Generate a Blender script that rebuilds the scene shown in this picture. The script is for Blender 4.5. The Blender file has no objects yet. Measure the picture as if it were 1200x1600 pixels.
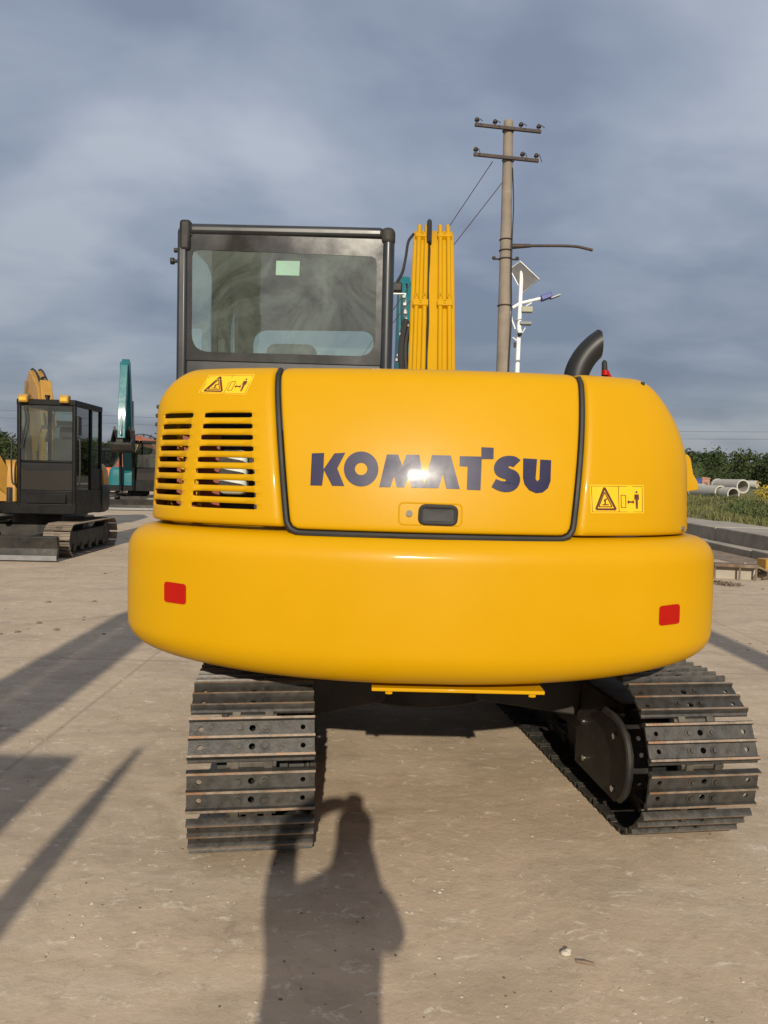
import bpy, bmesh, math, random
import numpy as np
from mathutils import Vector, Matrix, noise as mnoise
from mathutils.geometry import tessellate_polygon
random.seed(7)
R = math.radians
SC = bpy.context.scene
COL = SC.collection

# ------------------------------------------------------------------ camera, sky, sun, exposure
CAM_H, PITCH, ROLL, FPX = 1.42, R(-2.63), R(1.3), 1200.0
cam_data = bpy.data.cameras.new('camera'); cam = bpy.data.objects.new('camera', cam_data); COL.objects.link(cam)
CAM_M = Matrix.Translation((0, 0, CAM_H)) @ Matrix.Rotation(math.pi / 2 + PITCH, 4, 'X') @ Matrix.Rotation(ROLL, 4, 'Z')
cam.matrix_world = CAM_M
cam_data.sensor_fit = 'VERTICAL'; cam_data.sensor_height = 36; cam_data.lens = 36 * FPX / 1600
cam_data.clip_start = 0.05; cam_data.clip_end = 3000
SC.camera = cam

SUN_EL, SHADOW_AZ = R(24.0), R(-1.7)          # shadows run away from the camera, slightly to the left
shadow_dir = Vector((math.sin(SHADOW_AZ) * math.cos(SUN_EL), math.cos(SHADOW_AZ) * math.cos(SUN_EL), -math.sin(SUN_EL)))
sun_data = bpy.data.lights.new('sun', 'SUN'); sun = bpy.data.objects.new('sun', sun_data); COL.objects.link(sun)
sun_data.energy = 4.7; sun_data.angle = R(0.55); sun_data.color = (1.0, 0.90, 0.74)
sun.rotation_euler = shadow_dir.to_track_quat('-Z', 'Y').to_euler()

world = bpy.data.worlds.new('World'); SC.world = world; world.use_nodes = True
nt = world.node_tree; nt.nodes.clear()
def wn(t, **k):
    n = nt.nodes.new(t)
    for a, b in k.items(): setattr(n, a, b)
    return n
out = wn('ShaderNodeOutputWorld'); bg = wn('ShaderNodeBackground'); bg.inputs['Strength'].default_value = 0.1
sky = wn('ShaderNodeTexSky', sky_type='NISHITA'); sky.sun_disc = False
sky.sun_elevation = SUN_EL; sky.sun_rotation = math.pi - SHADOW_AZ * 1.0
sky.air_density = 1.0; sky.dust_density = 2.0; sky.ozone_density = 1.5
tc = wn('ShaderNodeTexCoord'); sep = wn('ShaderNodeSeparateXYZ'); nt.links.new(tc.outputs['Generated'], sep.inputs[0])
def wmath(op, a, b=None, clamp=False):
    n = wn('ShaderNodeMath', operation=op); n.use_clamp = clamp
    for i, v in enumerate((a, b)):
        if v is None: continue
        if isinstance(v, (int, float)): n.inputs[i].default_value = v
        else: nt.links.new(v, n.inputs[i])
    return n.outputs[0]
zz = wmath('ADD', wmath('MAXIMUM', sep.outputs['Z'], 0.0), 0.22)
comb = wn('ShaderNodeCombineXYZ')
nt.links.new(wmath('DIVIDE', sep.outputs['X'], zz), comb.inputs[0])
nt.links.new(wmath('DIVIDE', sep.outputs['Y'], zz), comb.inputs[1])
def wnoise(scale, detail, rough, dist, off):
    mp = wn('ShaderNodeMapping'); mp.inputs['Location'].default_value = off; mp.inputs['Scale'].default_value = (1.0, 1.25, 1.0)
    nt.links.new(comb.outputs[0], mp.inputs[0])
    n = wn('ShaderNodeTexNoise'); n.inputs['Scale'].default_value = scale; n.inputs['Detail'].default_value = detail
    n.inputs['Roughness'].default_value = rough; n.inputs['Distortion'].default_value = dist
    nt.links.new(mp.outputs[0], n.inputs['Vector']); return n.outputs['Fac']
n1 = wnoise(0.75, 5, 0.5, 0.35, (3.1, 1.7, 0)); n2 = wnoise(2.2, 5, 0.5, 0.3, (0.4, 5.2, 0))
cl = wmath('ADD', wmath('MULTIPLY', n1, 0.62), wmath('MULTIPLY', n2, 0.38))
ramp = wn('ShaderNodeValToRGB'); nt.links.new(cl, ramp.inputs[0])
e = ramp.color_ramp.elements
e[0].position = 0.38; e[0].color = (2.2, 2.6, 3.5, 1)
e[1].position = 0.61; e[1].color = (4.7, 5.1, 5.8, 1)
m = e.new(0.5); m.color = (3.3, 3.75, 4.65, 1)
mixw = wn('ShaderNodeMix', data_type='RGBA'); mixw.inputs[0].default_value = 0.86
nt.links.new(sky.outputs[0], mixw.inputs[6]); bank = wn('ShaderNodeMapRange'); nt.links.new(sep.outputs['Z'], bank.inputs[0])
for i_, v_ in enumerate((0.0, 0.42, 0.66, 1.08)): bank.inputs[i_ + 1].default_value = v_
sclw = wn('ShaderNodeVectorMath', operation='SCALE'); nt.links.new(ramp.outputs[0], sclw.inputs[0]); nt.links.new(bank.outputs[0], sclw.inputs['Scale'])
nt.links.new(sclw.outputs[0], mixw.inputs[7])
nt.links.new(mixw.outputs[2], bg.inputs['Color']); nt.links.new(bg.outputs[0], out.inputs['Surface'])

SC.view_settings.view_transform = 'Standard'; SC.view_settings.look = 'None'
SC.view_settings.exposure = 0.0; SC.view_settings.gamma = 1.0; SC.view_settings.use_curve_mapping = False

# ------------------------------------------------------------------ pixels of the 1200 x 1600 photograph <-> points in the place
CO = Vector((0, 0, CAM_H)); CR = CAM_M.to_3x3(); CRT = CR.transposed()
def ray(x, y): return CR @ Vector(((x - 600) / FPX, (800 - y) / FPX, -1.0))
def at_y(x, y, Y): d = ray(x, y); return CO + d * (Y / d.y)
def at_z(x, y, Z=0.0): d = ray(x, y); return CO + d * ((Z - CAM_H) / d.z)
def on_plane(x, y, p, n): d = ray(x, y); return CO + d * ((Vector(p) - CO).dot(n) / d.dot(n))
def to_px(P):
    q = CRT @ (Vector(P) - CO); return 600 - FPX * q.x / q.z, 800 + FPX * q.y / q.z

# ------------------------------------------------------------------ materials
def new_mat(name):
    m = bpy.data.materials.new(name); m.use_nodes = True
    return m, m.node_tree.nodes, m.node_tree.links, m.node_tree.nodes['Principled BSDF']
def mat(name, color, rough=0.5, metal=0.0, vary=0.12, scale=6.0, dust=0.0, dust_col=(0.42, 0.35, 0.26), coat=0.0, bump=0.0, bump_scale=80.0, rvary=0.12, alt=None, alt_amt=0.0, alt_scale=9.0, coat_rough=0.08, spec=0.5):
    m, N, L, p = new_mat(name)
    t = N.new('ShaderNodeTexCoord')
    n = N.new('ShaderNodeTexNoise'); n.inputs['Scale'].default_value = scale; n.inputs['Detail'].default_value = 6; n.inputs['Roughness'].default_value = 0.6
    L.new(t.outputs['Object'], n.inputs['Vector'])
    mp = N.new('ShaderNodeMapRange'); L.new(n.outputs['Fac'], mp.inputs[0])
    mp.inputs[1].default_value = 0.25; mp.inputs[2].default_value = 0.75; mp.inputs[3].default_value = 1 - vary; mp.inputs[4].default_value = 1 + vary
    hs = N.new('ShaderNodeHueSaturation'); hs.inputs['Color'].default_value = (*color, 1); L.new(mp.outputs[0], hs.inputs['Value'])
    cur = hs.outputs[0]
    def mix(fac, col, cur):
        x = N.new('ShaderNodeMix'); x.data_type = 'RGBA'; L.new(fac, x.inputs[0]); L.new(cur, x.inputs[6]); x.inputs[7].default_value = (*col, 1); return x.outputs[2]
    def patch(sc, lo, hi, amt, dist=0.6):
        q = N.new('ShaderNodeTexNoise'); q.inputs['Scale'].default_value = sc; q.inputs['Detail'].default_value = 8; q.inputs['Roughness'].default_value = 0.68; q.inputs['Distortion'].default_value = dist
        L.new(t.outputs['Object'], q.inputs['Vector'])
        r = N.new('ShaderNodeMapRange'); L.new(q.outputs['Fac'], r.inputs[0]); r.inputs[1].default_value = lo; r.inputs[2].default_value = hi; r.inputs[3].default_value = 0; r.inputs[4].default_value = amt
        return r.outputs[0]
    if alt is not None: cur = mix(patch(alt_scale, 0.48, 0.66, alt_amt), alt, cur)
    if dust > 0: cur = mix(patch(3.7, 0.40, 0.75, dust), dust_col, cur)
    L.new(cur, p.inputs['Base Color'])
    r = N.new('ShaderNodeMapRange'); L.new(n.outputs['Fac'], r.inputs[0]); r.inputs[1].default_value = 0.3; r.inputs[2].default_value = 0.7
    r.inputs[3].default_value = max(0.03, rough - rvary * rough); r.inputs[4].default_value = min(1, rough + rvary)
    L.new(r.outputs[0], p.inputs['Roughness'])
    p.inputs['Metallic'].default_value = metal; p.inputs['Specular IOR Level'].default_value = spec
    p.inputs['Coat Weight'].default_value = coat; p.inputs['Coat Roughness'].default_value = coat_rough
    if bump > 0:
        b = N.new('ShaderNodeBump'); b.inputs['Strength'].default_value = bump; b.inputs['Distance'].default_value = 0.004
        q = N.new('ShaderNodeTexNoise'); q.inputs['Scale'].default_value = bump_scale; q.inputs['Detail'].default_value = 5
        L.new(t.outputs['Object'], q.inputs['Vector']); L.new(q.outputs['Fac'], b.inputs['Height']); L.new(b.outputs[0], p.inputs['Normal'])
    return m
def glass_mat(name, tint, refl=1.0, film=0.04):
    m, N, L, p = new_mat(name); N.remove(p)
    o = N['Material Output']
    tr = N.new('ShaderNodeBsdfTransparent'); tr.inputs[0].default_value = (*tint, 1)
    gl = N.new('ShaderNodeBsdfGlossy'); gl.inputs['Roughness'].default_value = 0.015; gl.inputs[0].default_value = (refl, refl, refl, 1)
    fr = N.new('ShaderNodeFresnel'); fr.inputs[0].default_value = 1.52
    mu = N.new('ShaderNodeMath'); mu.operation = 'MULTIPLY_ADD'; mu.inputs[1].default_value = 1.5; mu.inputs[2].default_value = 0.03; L.new(fr.outputs[0], mu.inputs[0])
    t = N.new('ShaderNodeTexCoord'); n = N.new('ShaderNodeTexNoise'); n.inputs['Scale'].default_value = 3.0; n.inputs['Detail'].default_value = 4; L.new(t.outputs['Object'], n.inputs['Vector'])
    b = N.new('ShaderNodeBump'); b.inputs['Strength'].default_value = 0.02; b.inputs['Distance'].default_value = 0.02; L.new(n.outputs['Fac'], b.inputs['Height']); L.new(b.outputs[0], gl.inputs['Normal'])
    df = N.new('ShaderNodeBsdfDiffuse'); df.inputs[0].default_value = (0.30, 0.37, 0.325, 1)
    m0 = N.new('ShaderNodeMixShader'); m0.inputs[0].default_value = film; q = N.new('ShaderNodeTexNoise'); q.inputs['Scale'].default_value = 2.6; q.inputs['Detail'].default_value = 8; q.inputs['Roughness'].default_value = 0.7; q.inputs['Distortion'].default_value = 1.2; L.new(t.outputs['Object'], q.inputs['Vector']); qr = N.new('ShaderNodeMapRange'); L.new(q.outputs['Fac'], qr.inputs[0]); qr.inputs[1].default_value = 0.38; qr.inputs[2].default_value = 0.70; qr.inputs[3].default_value = film * 0.45; qr.inputs[4].default_value = film * 2.4; L.new(qr.outputs[0], m0.inputs[0]); L.new(tr.outputs[0], m0.inputs[1]); L.new(df.outputs[0], m0.inputs[2])
    mx = N.new('ShaderNodeMixShader'); L.new(mu.outputs[0], mx.inputs[0]); L.new(m0.outputs[0], mx.inputs[1]); L.new(gl.outputs[0], mx.inputs[2])
    L.new(mx.outputs[0], o.inputs[0]); return m
YEL = mat('yellow_paint', (0.515, 0.272, 0.0), 0.40, vary=0.035, scale=2.0, coat=0.10, bump=0.05, bump_scale=14, dust=0.0, coat_rough=0.10, spec=0.16)
YELB = mat('yellow_boom_paint', (0.50, 0.265, 0.0), 0.5, vary=0.05, scale=3.0, coat=0.03, dust=0.0, spec=0.2)
BLACK = mat('black_cab_paint', (0.016, 0.018, 0.020), 0.30, vary=0.2, coat=0.35, dust=0.02)
MATTE = mat('dark_frame_paint', (0.018, 0.018, 0.017), 0.55, vary=0.3, scale=12, dust=0.09, spec=0.3)
INNER = mat('cab_interior_plastic', (0.035, 0.036, 0.036), 0.7, vary=0.2)
RUB = mat('black_rubber', (0.014, 0.013, 0.012), 0.6, vary=0.2, dust=0.03)
FRIT = mat('black_glass_border', (0.022, 0.022, 0.021), 0.12, vary=0.1, coat=0.5)
GLASS = glass_mat('green_tinted_glass', (0.78, 0.90, 0.83))
GLASSR = glass_mat('dusty_sheen_rear_glass', (0.80, 0.92, 0.85), film=0.15)  # dust film raised and greened to stand in for reflected sky brightness
GLASS2 = glass_mat('clear_cab_glass', (0.60, 0.68, 0.64), film=0.02)
GLASS3 = glass_mat('dark_cab_glass', (0.025, 0.028, 0.027), film=0.005)  # tint deepened with the cab paint, standing in for shade
STEEL = mat('track_steel', (0.055, 0.054, 0.051), 0.44, metal=0.5, vary=0.5, scale=26, alt=(0.10, 0.062, 0.04), alt_amt=0.25, alt_scale=18, dust=0.22, dust_col=(0.20, 0.175, 0.14), bump=0.25, bump_scale=70)
WORN = mat('worn_grouser_steel', (0.21, 0.165, 0.125), 0.5, metal=0.3, vary=0.45, scale=24, alt=(0.24, 0.105, 0.04), alt_amt=0.85, alt_scale=9, dust=0.35, bump=0.4)
LINK = mat('track_link_steel', (0.035, 0.033, 0.03), 0.5, metal=0.4, vary=0.3, dust=0.35)
NAVY = mat('navy_vinyl', (0.020, 0.018, 0.055), 0.34, vary=0.08, coat=0.06, spec=0.25)
RED = mat('red_reflector', (0.36, 0.006, 0.0015), 0.4, vary=0.08, coat=0.05, spec=0.2)
DECAL = mat('decal_yellow', (0.80, 0.46, 0.008), 0.4, vary=0.03)
DECALK = mat('decal_ink', (0.085, 0.025, 0.012), 0.5, vary=0.1)
CHROME = mat('bright_metal', (0.62, 0.62, 0.60), 0.2, metal=1.0, vary=0.1)
GREY = mat('grey_metal', (0.22, 0.22, 0.22), 0.45, metal=0.5)
WHITE = mat('white_paint', (0.76, 0.76, 0.74), 0.4, vary=0.05)
TANK = mat('translucent_tank_plastic', (0.62, 0.66, 0.62), 0.45, vary=0.06)
RUSTR = mat('red_oxide_plate', (0.22, 0.05, 0.025), 0.6)
TEAL = mat('teal_paint', (0.004, 0.115, 0.135), 0.4, coat=0.15, dust=0.03, spec=0.3)
ORANGE = mat('orange_paint', (0.62, 0.12, 0.02), 0.42, coat=0.2, dust=0.1)
OCHRE = mat('ochre_paint', (0.36, 0.185, 0.02), 0.45, coat=0.2, dust=0.12)
BROWNR = mat('faded_red_boom_paint', (0.22, 0.06, 0.035), 0.5, dust=0.15)
GREYBLK = mat('shade_darkened_black_paint', (0.0045, 0.0045, 0.005), 0.42, coat=0.0, dust=0.012, spec=0.2)  # black paint, darkened further to stand in for shade on the cab front
POLE = mat('weathered_concrete_pole', (0.205, 0.172, 0.138), 0.85, vary=0.18, scale=3, alt=(0.30, 0.25, 0.19), alt_amt=0.5, alt_scale=2.0, bump=0.4)
IRON = mat('dark_iron', (0.045, 0.035, 0.032), 0.6, metal=0.3, alt=(0.12, 0.05, 0.03), alt_amt=0.5)
CONC = mat('pipe_concrete', (0.42, 0.40, 0.35), 0.9, vary=0.15, alt=(0.25, 0.23, 0.2), alt_amt=0.4, alt_scale=2, bump=0.4, bump_scale=25)
KERB = mat('kerb_concrete', (0.34, 0.30, 0.245), 0.92, vary=0.18, scale=2.5, alt=(0.20, 0.175, 0.145), alt_amt=0.6, alt_scale=1.6, bump=0.5, bump_scale=25)
SOLAR = mat('solar_panel_back', (0.17, 0.17, 0.175), 0.5)
SOLARF = mat('solar_cell_blue', (0.012, 0.02, 0.07), 0.12, coat=0.6)
LAMPB = mat('blue_lamp_housing', (0.02, 0.035, 0.22), 0.4)
BLUEC = mat('blue_container_paint', (0.015, 0.05, 0.24), 0.5, dust=0.1)
PINK = mat('faded_pink_sheet', (0.36, 0.17, 0.11), 0.6)
WOOD = mat('weathered_timber', (0.20, 0.15, 0.10), 0.9, vary=0.3, scale=20)
RUST = mat('rusty_steel', (0.10, 0.065, 0.04), 0.8, vary=0.3, scale=10, alt=(0.20, 0.10, 0.05), alt_amt=0.5, dust=0.4)
CLOTH = mat('dark_jacket_cloth', (0.03, 0.035, 0.05), 0.9)
SKIN = mat('skin', (0.45, 0.26, 0.18), 0.5)
STONE = mat('pale_stone_chips', (0.46, 0.41, 0.33), 0.95, vary=0.3, scale=3)
DIRT = mat('dark_dirt_clods', (0.15, 0.112, 0.078), 0.95, vary=0.3)

# ------------------------------------------------------------------ mesh helpers
class MB:
    def __init__(s): s.v = []; s.f = []; s.m = []
    def add(s, vs, fs, mi=0):
        o = len(s.v); s.v += [tuple(v) for v in vs]; s.f += [tuple(i + o for i in f) for f in fs]; s.m += [mi] * len(fs); return s
    def box(s, x0, x1, y0, y1, z0, z1, mi=0):
        return s.add([(x0, y0, z0), (x1, y0, z0), (x1, y1, z0), (x0, y1, z0), (x0, y0, z1), (x1, y0, z1), (x1, y1, z1), (x0, y1, z1)],
                     [(0, 3, 2, 1), (4, 5, 6, 7), (0, 1, 5, 4), (1, 2, 6, 5), (2, 3, 7, 6), (3, 0, 4, 7)], mi)
    def obox(s, c, half, M, mi=0):
        vs = [Vector(c) + M @ Vector((sx * half[0], sy * half[1], sz * half[2])) for sz in (-1, 1) for sx, sy in ((-1, -1), (1, -1), (1, 1), (-1, 1))]
        return s.add(vs, [(0, 3, 2, 1), (4, 5, 6, 7), (0, 1, 5, 4), (1, 2, 6, 5), (2, 3, 7, 6), (3, 0, 4, 7)], mi)
    def prism(s, poly, a, b, axis='x', mi=0):
        n = len(poly)
        area = sum(poly[i][0] * poly[(i + 1) % n][1] - poly[(i + 1) % n][0] * poly[i][1] for i in range(n))
        if area < 0: poly = poly[::-1]
        def P(t, q): return {'x': (t, q[0], q[1]), 'y': (q[0], t, q[1]), 'z': (q[0], q[1], t)}[axis]
        vs = [P(a, q) for q in poly] + [P(b, q) for q in poly]
        fs = [tuple(range(n))[::-1], tuple(range(n, 2 * n))] + [(i, (i + 1) % n, n + (i + 1) % n, n + i) for i in range(n)]
        if axis == 'y': fs = [f[::-1] for f in fs]
        return s.add(vs, fs, mi)
    def loft(s, rings, closed=True, caps=True, mi=0):
        n = len(rings[0]); vs = [p for r in rings for p in r]; fs = []
        for k in range(len(rings) - 1):
            for i in range(n if closed else n - 1):
                j = (i + 1) % n; fs.append((k * n + i, k * n + j, (k + 1) * n + j, (k + 1) * n + i))
        if caps: fs += [tuple(range(n))[::-1], tuple(range((len(rings) - 1) * n, len(rings) * n))]
        return s.add(vs, fs, mi)
    def tube(s, pts, r, n=10, caps=True, mi=0):
        pts = [Vector(p) for p in pts]; rings = []; up = None
        for i, p in enumerate(pts):
            t = (pts[min(i + 1, len(pts) - 1)] - pts[max(i - 1, 0)]).normalized()
            if up is None:
                up = Vector((0, 0, 1)) if abs(t.z) < 0.9 else Vector((1, 0, 0))
            a = t.cross(up).normalized(); up = a.cross(t).normalized()
            rr = r[i] if isinstance(r, (list, tuple)) else r
            rings.append([p + (a * math.cos(2 * math.pi * k / n) + up * math.sin(2 * math.pi * k / n)) * rr for k in range(n)])
        return s.loft(rings, True, caps, mi)
    def cyl(s, p0, p1, r0, r1=None, n=16, mi=0): return s.tube([p0, p1], [r0, r0 if r1 is None else r1], n, True, mi)
    def ball(s, c, r, n=10, mi=0, sq=(1, 1, 1)):
        rings = []
        for k in range(1, n):
            a = math.pi * k / n - math.pi / 2
            rings.append([(c[0] + sq[0] * r * math.cos(a) * math.cos(2 * math.pi * j / (n * 2)), c[1] + sq[1] * r * math.cos(a) * math.sin(2 * math.pi * j / (n * 2)), c[2] + sq[2] * r * math.sin(a)) for j in range(n * 2)])
        return s.loft(rings, True, True, mi)
    def mesh(s, name, mats, sharp=38):
        me = bpy.data.meshes.new(name); me.from_pydata(s.v, [], s.f)
        for m in (mats if isinstance(mats, (list, tuple)) else [mats]): me.materials.append(m)
        me.polygons.foreach_set('material_index', s.m)
        me.polygons.foreach_set('use_smooth', [True] * len(s.f))
        me.update(); me.set_sharp_from_angle(angle=R(sharp)); return me
    def build(s, name, mats, parent=None, loc=(0, 0, 0), rot=(0, 0, 0), bevel=0.0, sharp=38, seg=2):
        return place(s.mesh(name, mats, sharp), name, parent, loc, rot, bevel, seg)
def place(me, name, parent=None, loc=(0, 0, 0), rot=(0, 0, 0), bevel=0.0, seg=2):
    o = bpy.data.objects.new(name, me); COL.objects.link(o)
    o.parent = parent; o.location = loc; o.rotation_euler = rot
    if bevel > 0:
        b = o.modifiers.new('bevel', 'BEVEL'); b.width = bevel; b.segments = seg; b.limit_method = 'ANGLE'; b.angle_limit = R(35); b.harden_normals = False
    return o
def tag(o, label, cat, group=None, kind=None):
    if label: o['label'] = label
    if cat: o['category'] = cat
    if group: o['group'] = group
    if kind: o['kind'] = kind
    return o
def struct(o, kind='structure', label=None):
    o['kind'] = kind
    if label: o['label'] = label
    return o
def thing(name, label, cat, loc=(0, 0, 0), rz=0.0, group=None):
    o = bpy.data.objects.new(name, None); COL.objects.link(o); o.location = loc; o.rotation_euler = (0, 0, rz); o.empty_display_size = 0.2
    return tag(o, label, cat, group)
def smooth_path(pts, n=8):
    pts = [Vector(p) for p in pts]; P = [pts[0] * 2 - pts[1]] + pts + [pts[-1] * 2 - pts[-2]]; o = []
    for i in range(1, len(P) - 2):
        for k in range(n):
            t = k / n; a, b, c, d = P[i - 1:i + 3]
            o.append(0.5 * ((2 * b) + (c - a) * t + (2 * a - 5 * b + 4 * c - d) * t * t + (3 * b - a - 3 * c + d) * t ** 3))
    return o + [pts[-1]]
def rounded(poly, rads, n=6):
    out_ = []; N = len(poly)
    for i in range(N):
        p = Vector(poly[i]); a = (Vector(poly[i - 1]) - p); b = (Vector(poly[(i + 1) % N]) - p)
        r = rads[i] if isinstance(rads, (list, tuple)) else rads
        if r <= 0: out_.append(tuple(p)); continue
        ang = a.angle(b); d = min(r / math.tan(ang / 2), a.length * 0.49, b.length * 0.49)
        p0 = p + a.normalized() * d; p2 = p + b.normalized() * d
        for k in range(n + 1):
            t = k / n; out_.append(tuple(p0 * (1 - t) ** 2 + p * 2 * t * (1 - t) + p2 * t * t))
    return out_
def resample(poly, n):
    P = np.array(list(poly) + [poly[0]], float); d = np.r_[0, np.cumsum(np.hypot(*np.diff(P, axis=0).T))]
    t = np.linspace(0, d[-1], n, endpoint=False); return np.c_[np.interp(t, d, P[:, 0]), np.interp(t, d, P[:, 1])]
def ribbon(pts):      # [(y, z, half depth)] -> outline polygon in the yz plane
    L = []; Rr = []
    for i, (y, z, h) in enumerate(pts):
        a = Vector(pts[max(i - 1, 0)][:2]); b = Vector(pts[min(i + 1, len(pts) - 1)][:2]); t = (b - a).normalized(); n = Vector((-t.y, t.x))
        L.append((y + n.x * h, z + n.y * h)); Rr.append((y - n.x * h, z - n.y * h))
    return L + Rr[::-1]

# ------------------------------------------------------------------ the setting: yard, kerb, field, far trees
def ground_mat():
    m, N, L, p = new_mat('dusty_concrete')
    t = N.new('ShaderNodeTexCoord')
    def mapped(scale, loc=(0, 0, 0), rot=0.0):
        a = N.new('ShaderNodeMapping'); a.inputs['Scale'].default_value = scale; a.inputs['Location'].default_value = loc; a.inputs['Rotation'].default_value = (0, 0, rot); L.new(t.outputs['Object'], a.inputs[0]); return a.outputs[0]
    def noise(vec, sc, det=6, ro=0.6, di=0.0):
        n = N.new('ShaderNodeTexNoise'); n.inputs['Scale'].default_value = sc; n.inputs['Detail'].default_value = det; n.inputs['Roughness'].default_value = ro; n.inputs['Distortion'].default_value = di; L.new(vec, n.inputs['Vector']); return n.outputs['Fac']
    def rng(v, a, b, c=0.0, d=1.0):
        r = N.new('ShaderNodeMapRange'); L.new(v, r.inputs[0]); r.inputs[1].default_value = a; r.inputs[2].default_value = b; r.inputs[3].default_value = c; r.inputs[4].default_value = d; return r.outputs[0]
    def mix(f, a, col):
        x = N.new('ShaderNodeMix'); x.data_type = 'RGBA'; L.new(f, x.inputs[0])
        if isinstance(a, tuple): x.inputs[6].default_value = (*a, 1)
        else: L.new(a, x.inputs[6])
        x.inputs[7].default_value = (*col, 1); return x.outputs[2]
    def mul(a, b):
        x = N.new('ShaderNodeMath'); x.operation = 'MULTIPLY'; L.new(a, x.inputs[0]); L.new(b, x.inputs[1]); return x.outputs[0]
    iso = mapped((1, 1, 1)); strk = mapped((0.85, 1.35, 1), rot=R(4)); streak2 = mapped((0.35, 2.2, 1), (3, 1, 0), R(-8))
    big = noise(iso, 0.35, 5); c = mix(rng(big, 0.35, 0.65), (0.53, 0.42, 0.305), (0.455, 0.357, 0.255))
    c = mix(rng(noise(strk, 1.6, 8, 0.66, 0.8), 0.44, 0.66, 0, 0.7), c, (0.33, 0.262, 0.19))
    c = mix(rng(noise(streak2, 2.3, 7, 0.65, 0.5), 0.50, 0.72, 0, 0.45), c, (0.58, 0.49, 0.385))
    c = mix(rng(noise(strk, 9.0, 8, 0.72, 0.4), 0.50, 0.66, 0, 0.45), c, (0.32, 0.25, 0.18))
    c = mix(rng(noise(strk, 13.0, 6, 0.75, 0.6), 0.57, 0.67, 0, 0.75), c, (0.70, 0.62, 0.50))
    c = mix(rng(noise(iso, 36.0, 5, 0.8), 0.39, 0.30, 0, 0.65), c, (0.20, 0.15, 0.105))
    c = mix(rng(noise(strk, 48.0, 4, 0.8), 0.64, 0.71, 0, 0.6), c, (0.68, 0.60, 0.49))
    # dark oil and rust stains, and hairline cracks
    c = mix(mul(rng(noise(iso, 0.9, 6, 0.6, 1.0), 0.60, 0.70), rng(noise(iso, 14, 5, 0.7), 0.4, 0.7)), c, (0.19, 0.135, 0.095))
    v = N.new('ShaderNodeTexVoronoi'); v.feature = 'DISTANCE_TO_EDGE'; v.inputs['Scale'].default_value = 0.33
    wv = N.new('ShaderNodeVectorMath'); wv.operation = 'ADD'; L.new(iso, wv.inputs[0])
    nn = N.new('ShaderNodeTexNoise'); nn.inputs['Scale'].default_value = 1.7; nn.inputs['Detail'].default_value = 6; L.new(iso, nn.inputs['Vector'])
    sc = N.new('ShaderNodeVectorMath'); sc.operation = 'SCALE'; sc.inputs['Scale'].default_value = 0.7; L.new(nn.outputs['Color'], sc.inputs[0]); L.new(sc.outputs[0], wv.inputs[1]); L.new(wv.outputs[0], v.inputs['Vector'])
    crack = rng(v.outputs['Distance'], 0.0, 0.004, 0.12, 0.0); c = mix(crack, c, (0.16, 0.125, 0.095))
    sx = N.new('ShaderNodeSeparateXYZ'); L.new(wv.outputs[0], sx.inputs[0]); so = N.new('ShaderNodeSeparateXYZ'); L.new(iso, so.inputs[0])
    def joint(src, off, per):
        a = N.new('ShaderNodeMath'); a.operation = 'ADD'; L.new(src, a.inputs[0]); a.inputs[1].default_value = off
        q = N.new('ShaderNodeMath'); q.operation = 'PINGPONG'; L.new(a.outputs[0], q.inputs[0]); q.inputs[1].default_value = per
        return rng(q.outputs[0], 0.004, 0.020, 0.42, 0.0)
    c = mix(joint(so.outputs['Y'], -5.72, 3.0), c, (0.20, 0.16, 0.115)); c = mix(joint(so.outputs['X'], 1.75, 2.6), c, (0.24, 0.19, 0.14))
    L.new(c, p.inputs['Base Color']); p.inputs['Roughness'].default_value = 0.93; p.inputs['Specular IOR Level'].default_value = 0.2
    b = N.new('ShaderNodeBump'); b.inputs['Strength'].default_value = 0.42; b.inputs['Distance'].default_value = 0.010
    add = N.new('ShaderNodeMath'); add.operation = 'ADD'; L.new(noise(iso, 26, 9, 0.75), add.inputs[0]); L.new(noise(iso, 5.0, 6, 0.6), add.inputs[1])
    L.new(add.outputs[0], b.inputs['Height']); L.new(b.outputs[0], p.inputs['Normal'])
    return m
GROUND = ground_mat()
g = MB().add([(-700, -700, 0), (700, -700, 0), (700, 900, 0), (-700, 900, 0)], [(0, 1, 2, 3)]).build('ground', GROUND)
struct(g)
def soil_mat():
    return mat('field_soil', (0.085, 0.085, 0.04), 0.95, vary=0.4, scale=0.8, alt=(0.14, 0.12, 0.07), alt_amt=0.6, alt_scale=0.5)
# low concrete platform edge on the right, running away from the camera
KX0, KX1 = 7.35, 8.75
def kx(y): return 0.055 * (18 - y) * 0.5
kerb = thing('concrete_kerb', 'low two-step concrete kerb running along the grassy field on the right', 'kerb', (KX0, 18, 0))
blk = []
for i in range(22):
    y0 = 4 + i * 2.6; y1 = y0 + 2.575
    w = MB().prism([(KX0, 0.0), (KX1, 0.0), (KX1, 0.455 + 0.012 * (i % 3)), (KX0, 0.455 + 0.012 * (i % 3))], y0, y1, 'y')
    w.build('kerb_block', KERB, kerb, (-KX0, -18, 0), bevel=0.025)
    w = MB().box(KX0 - 0.30, KX0 - 0.005, y0 + 0.3, y1 + 0.3, 0, 0.17 + 0.01 * (i % 2))
    w.build('kerb_step', KERB, kerb, (-KX0, -18, 0), bevel=0.02)
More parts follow.
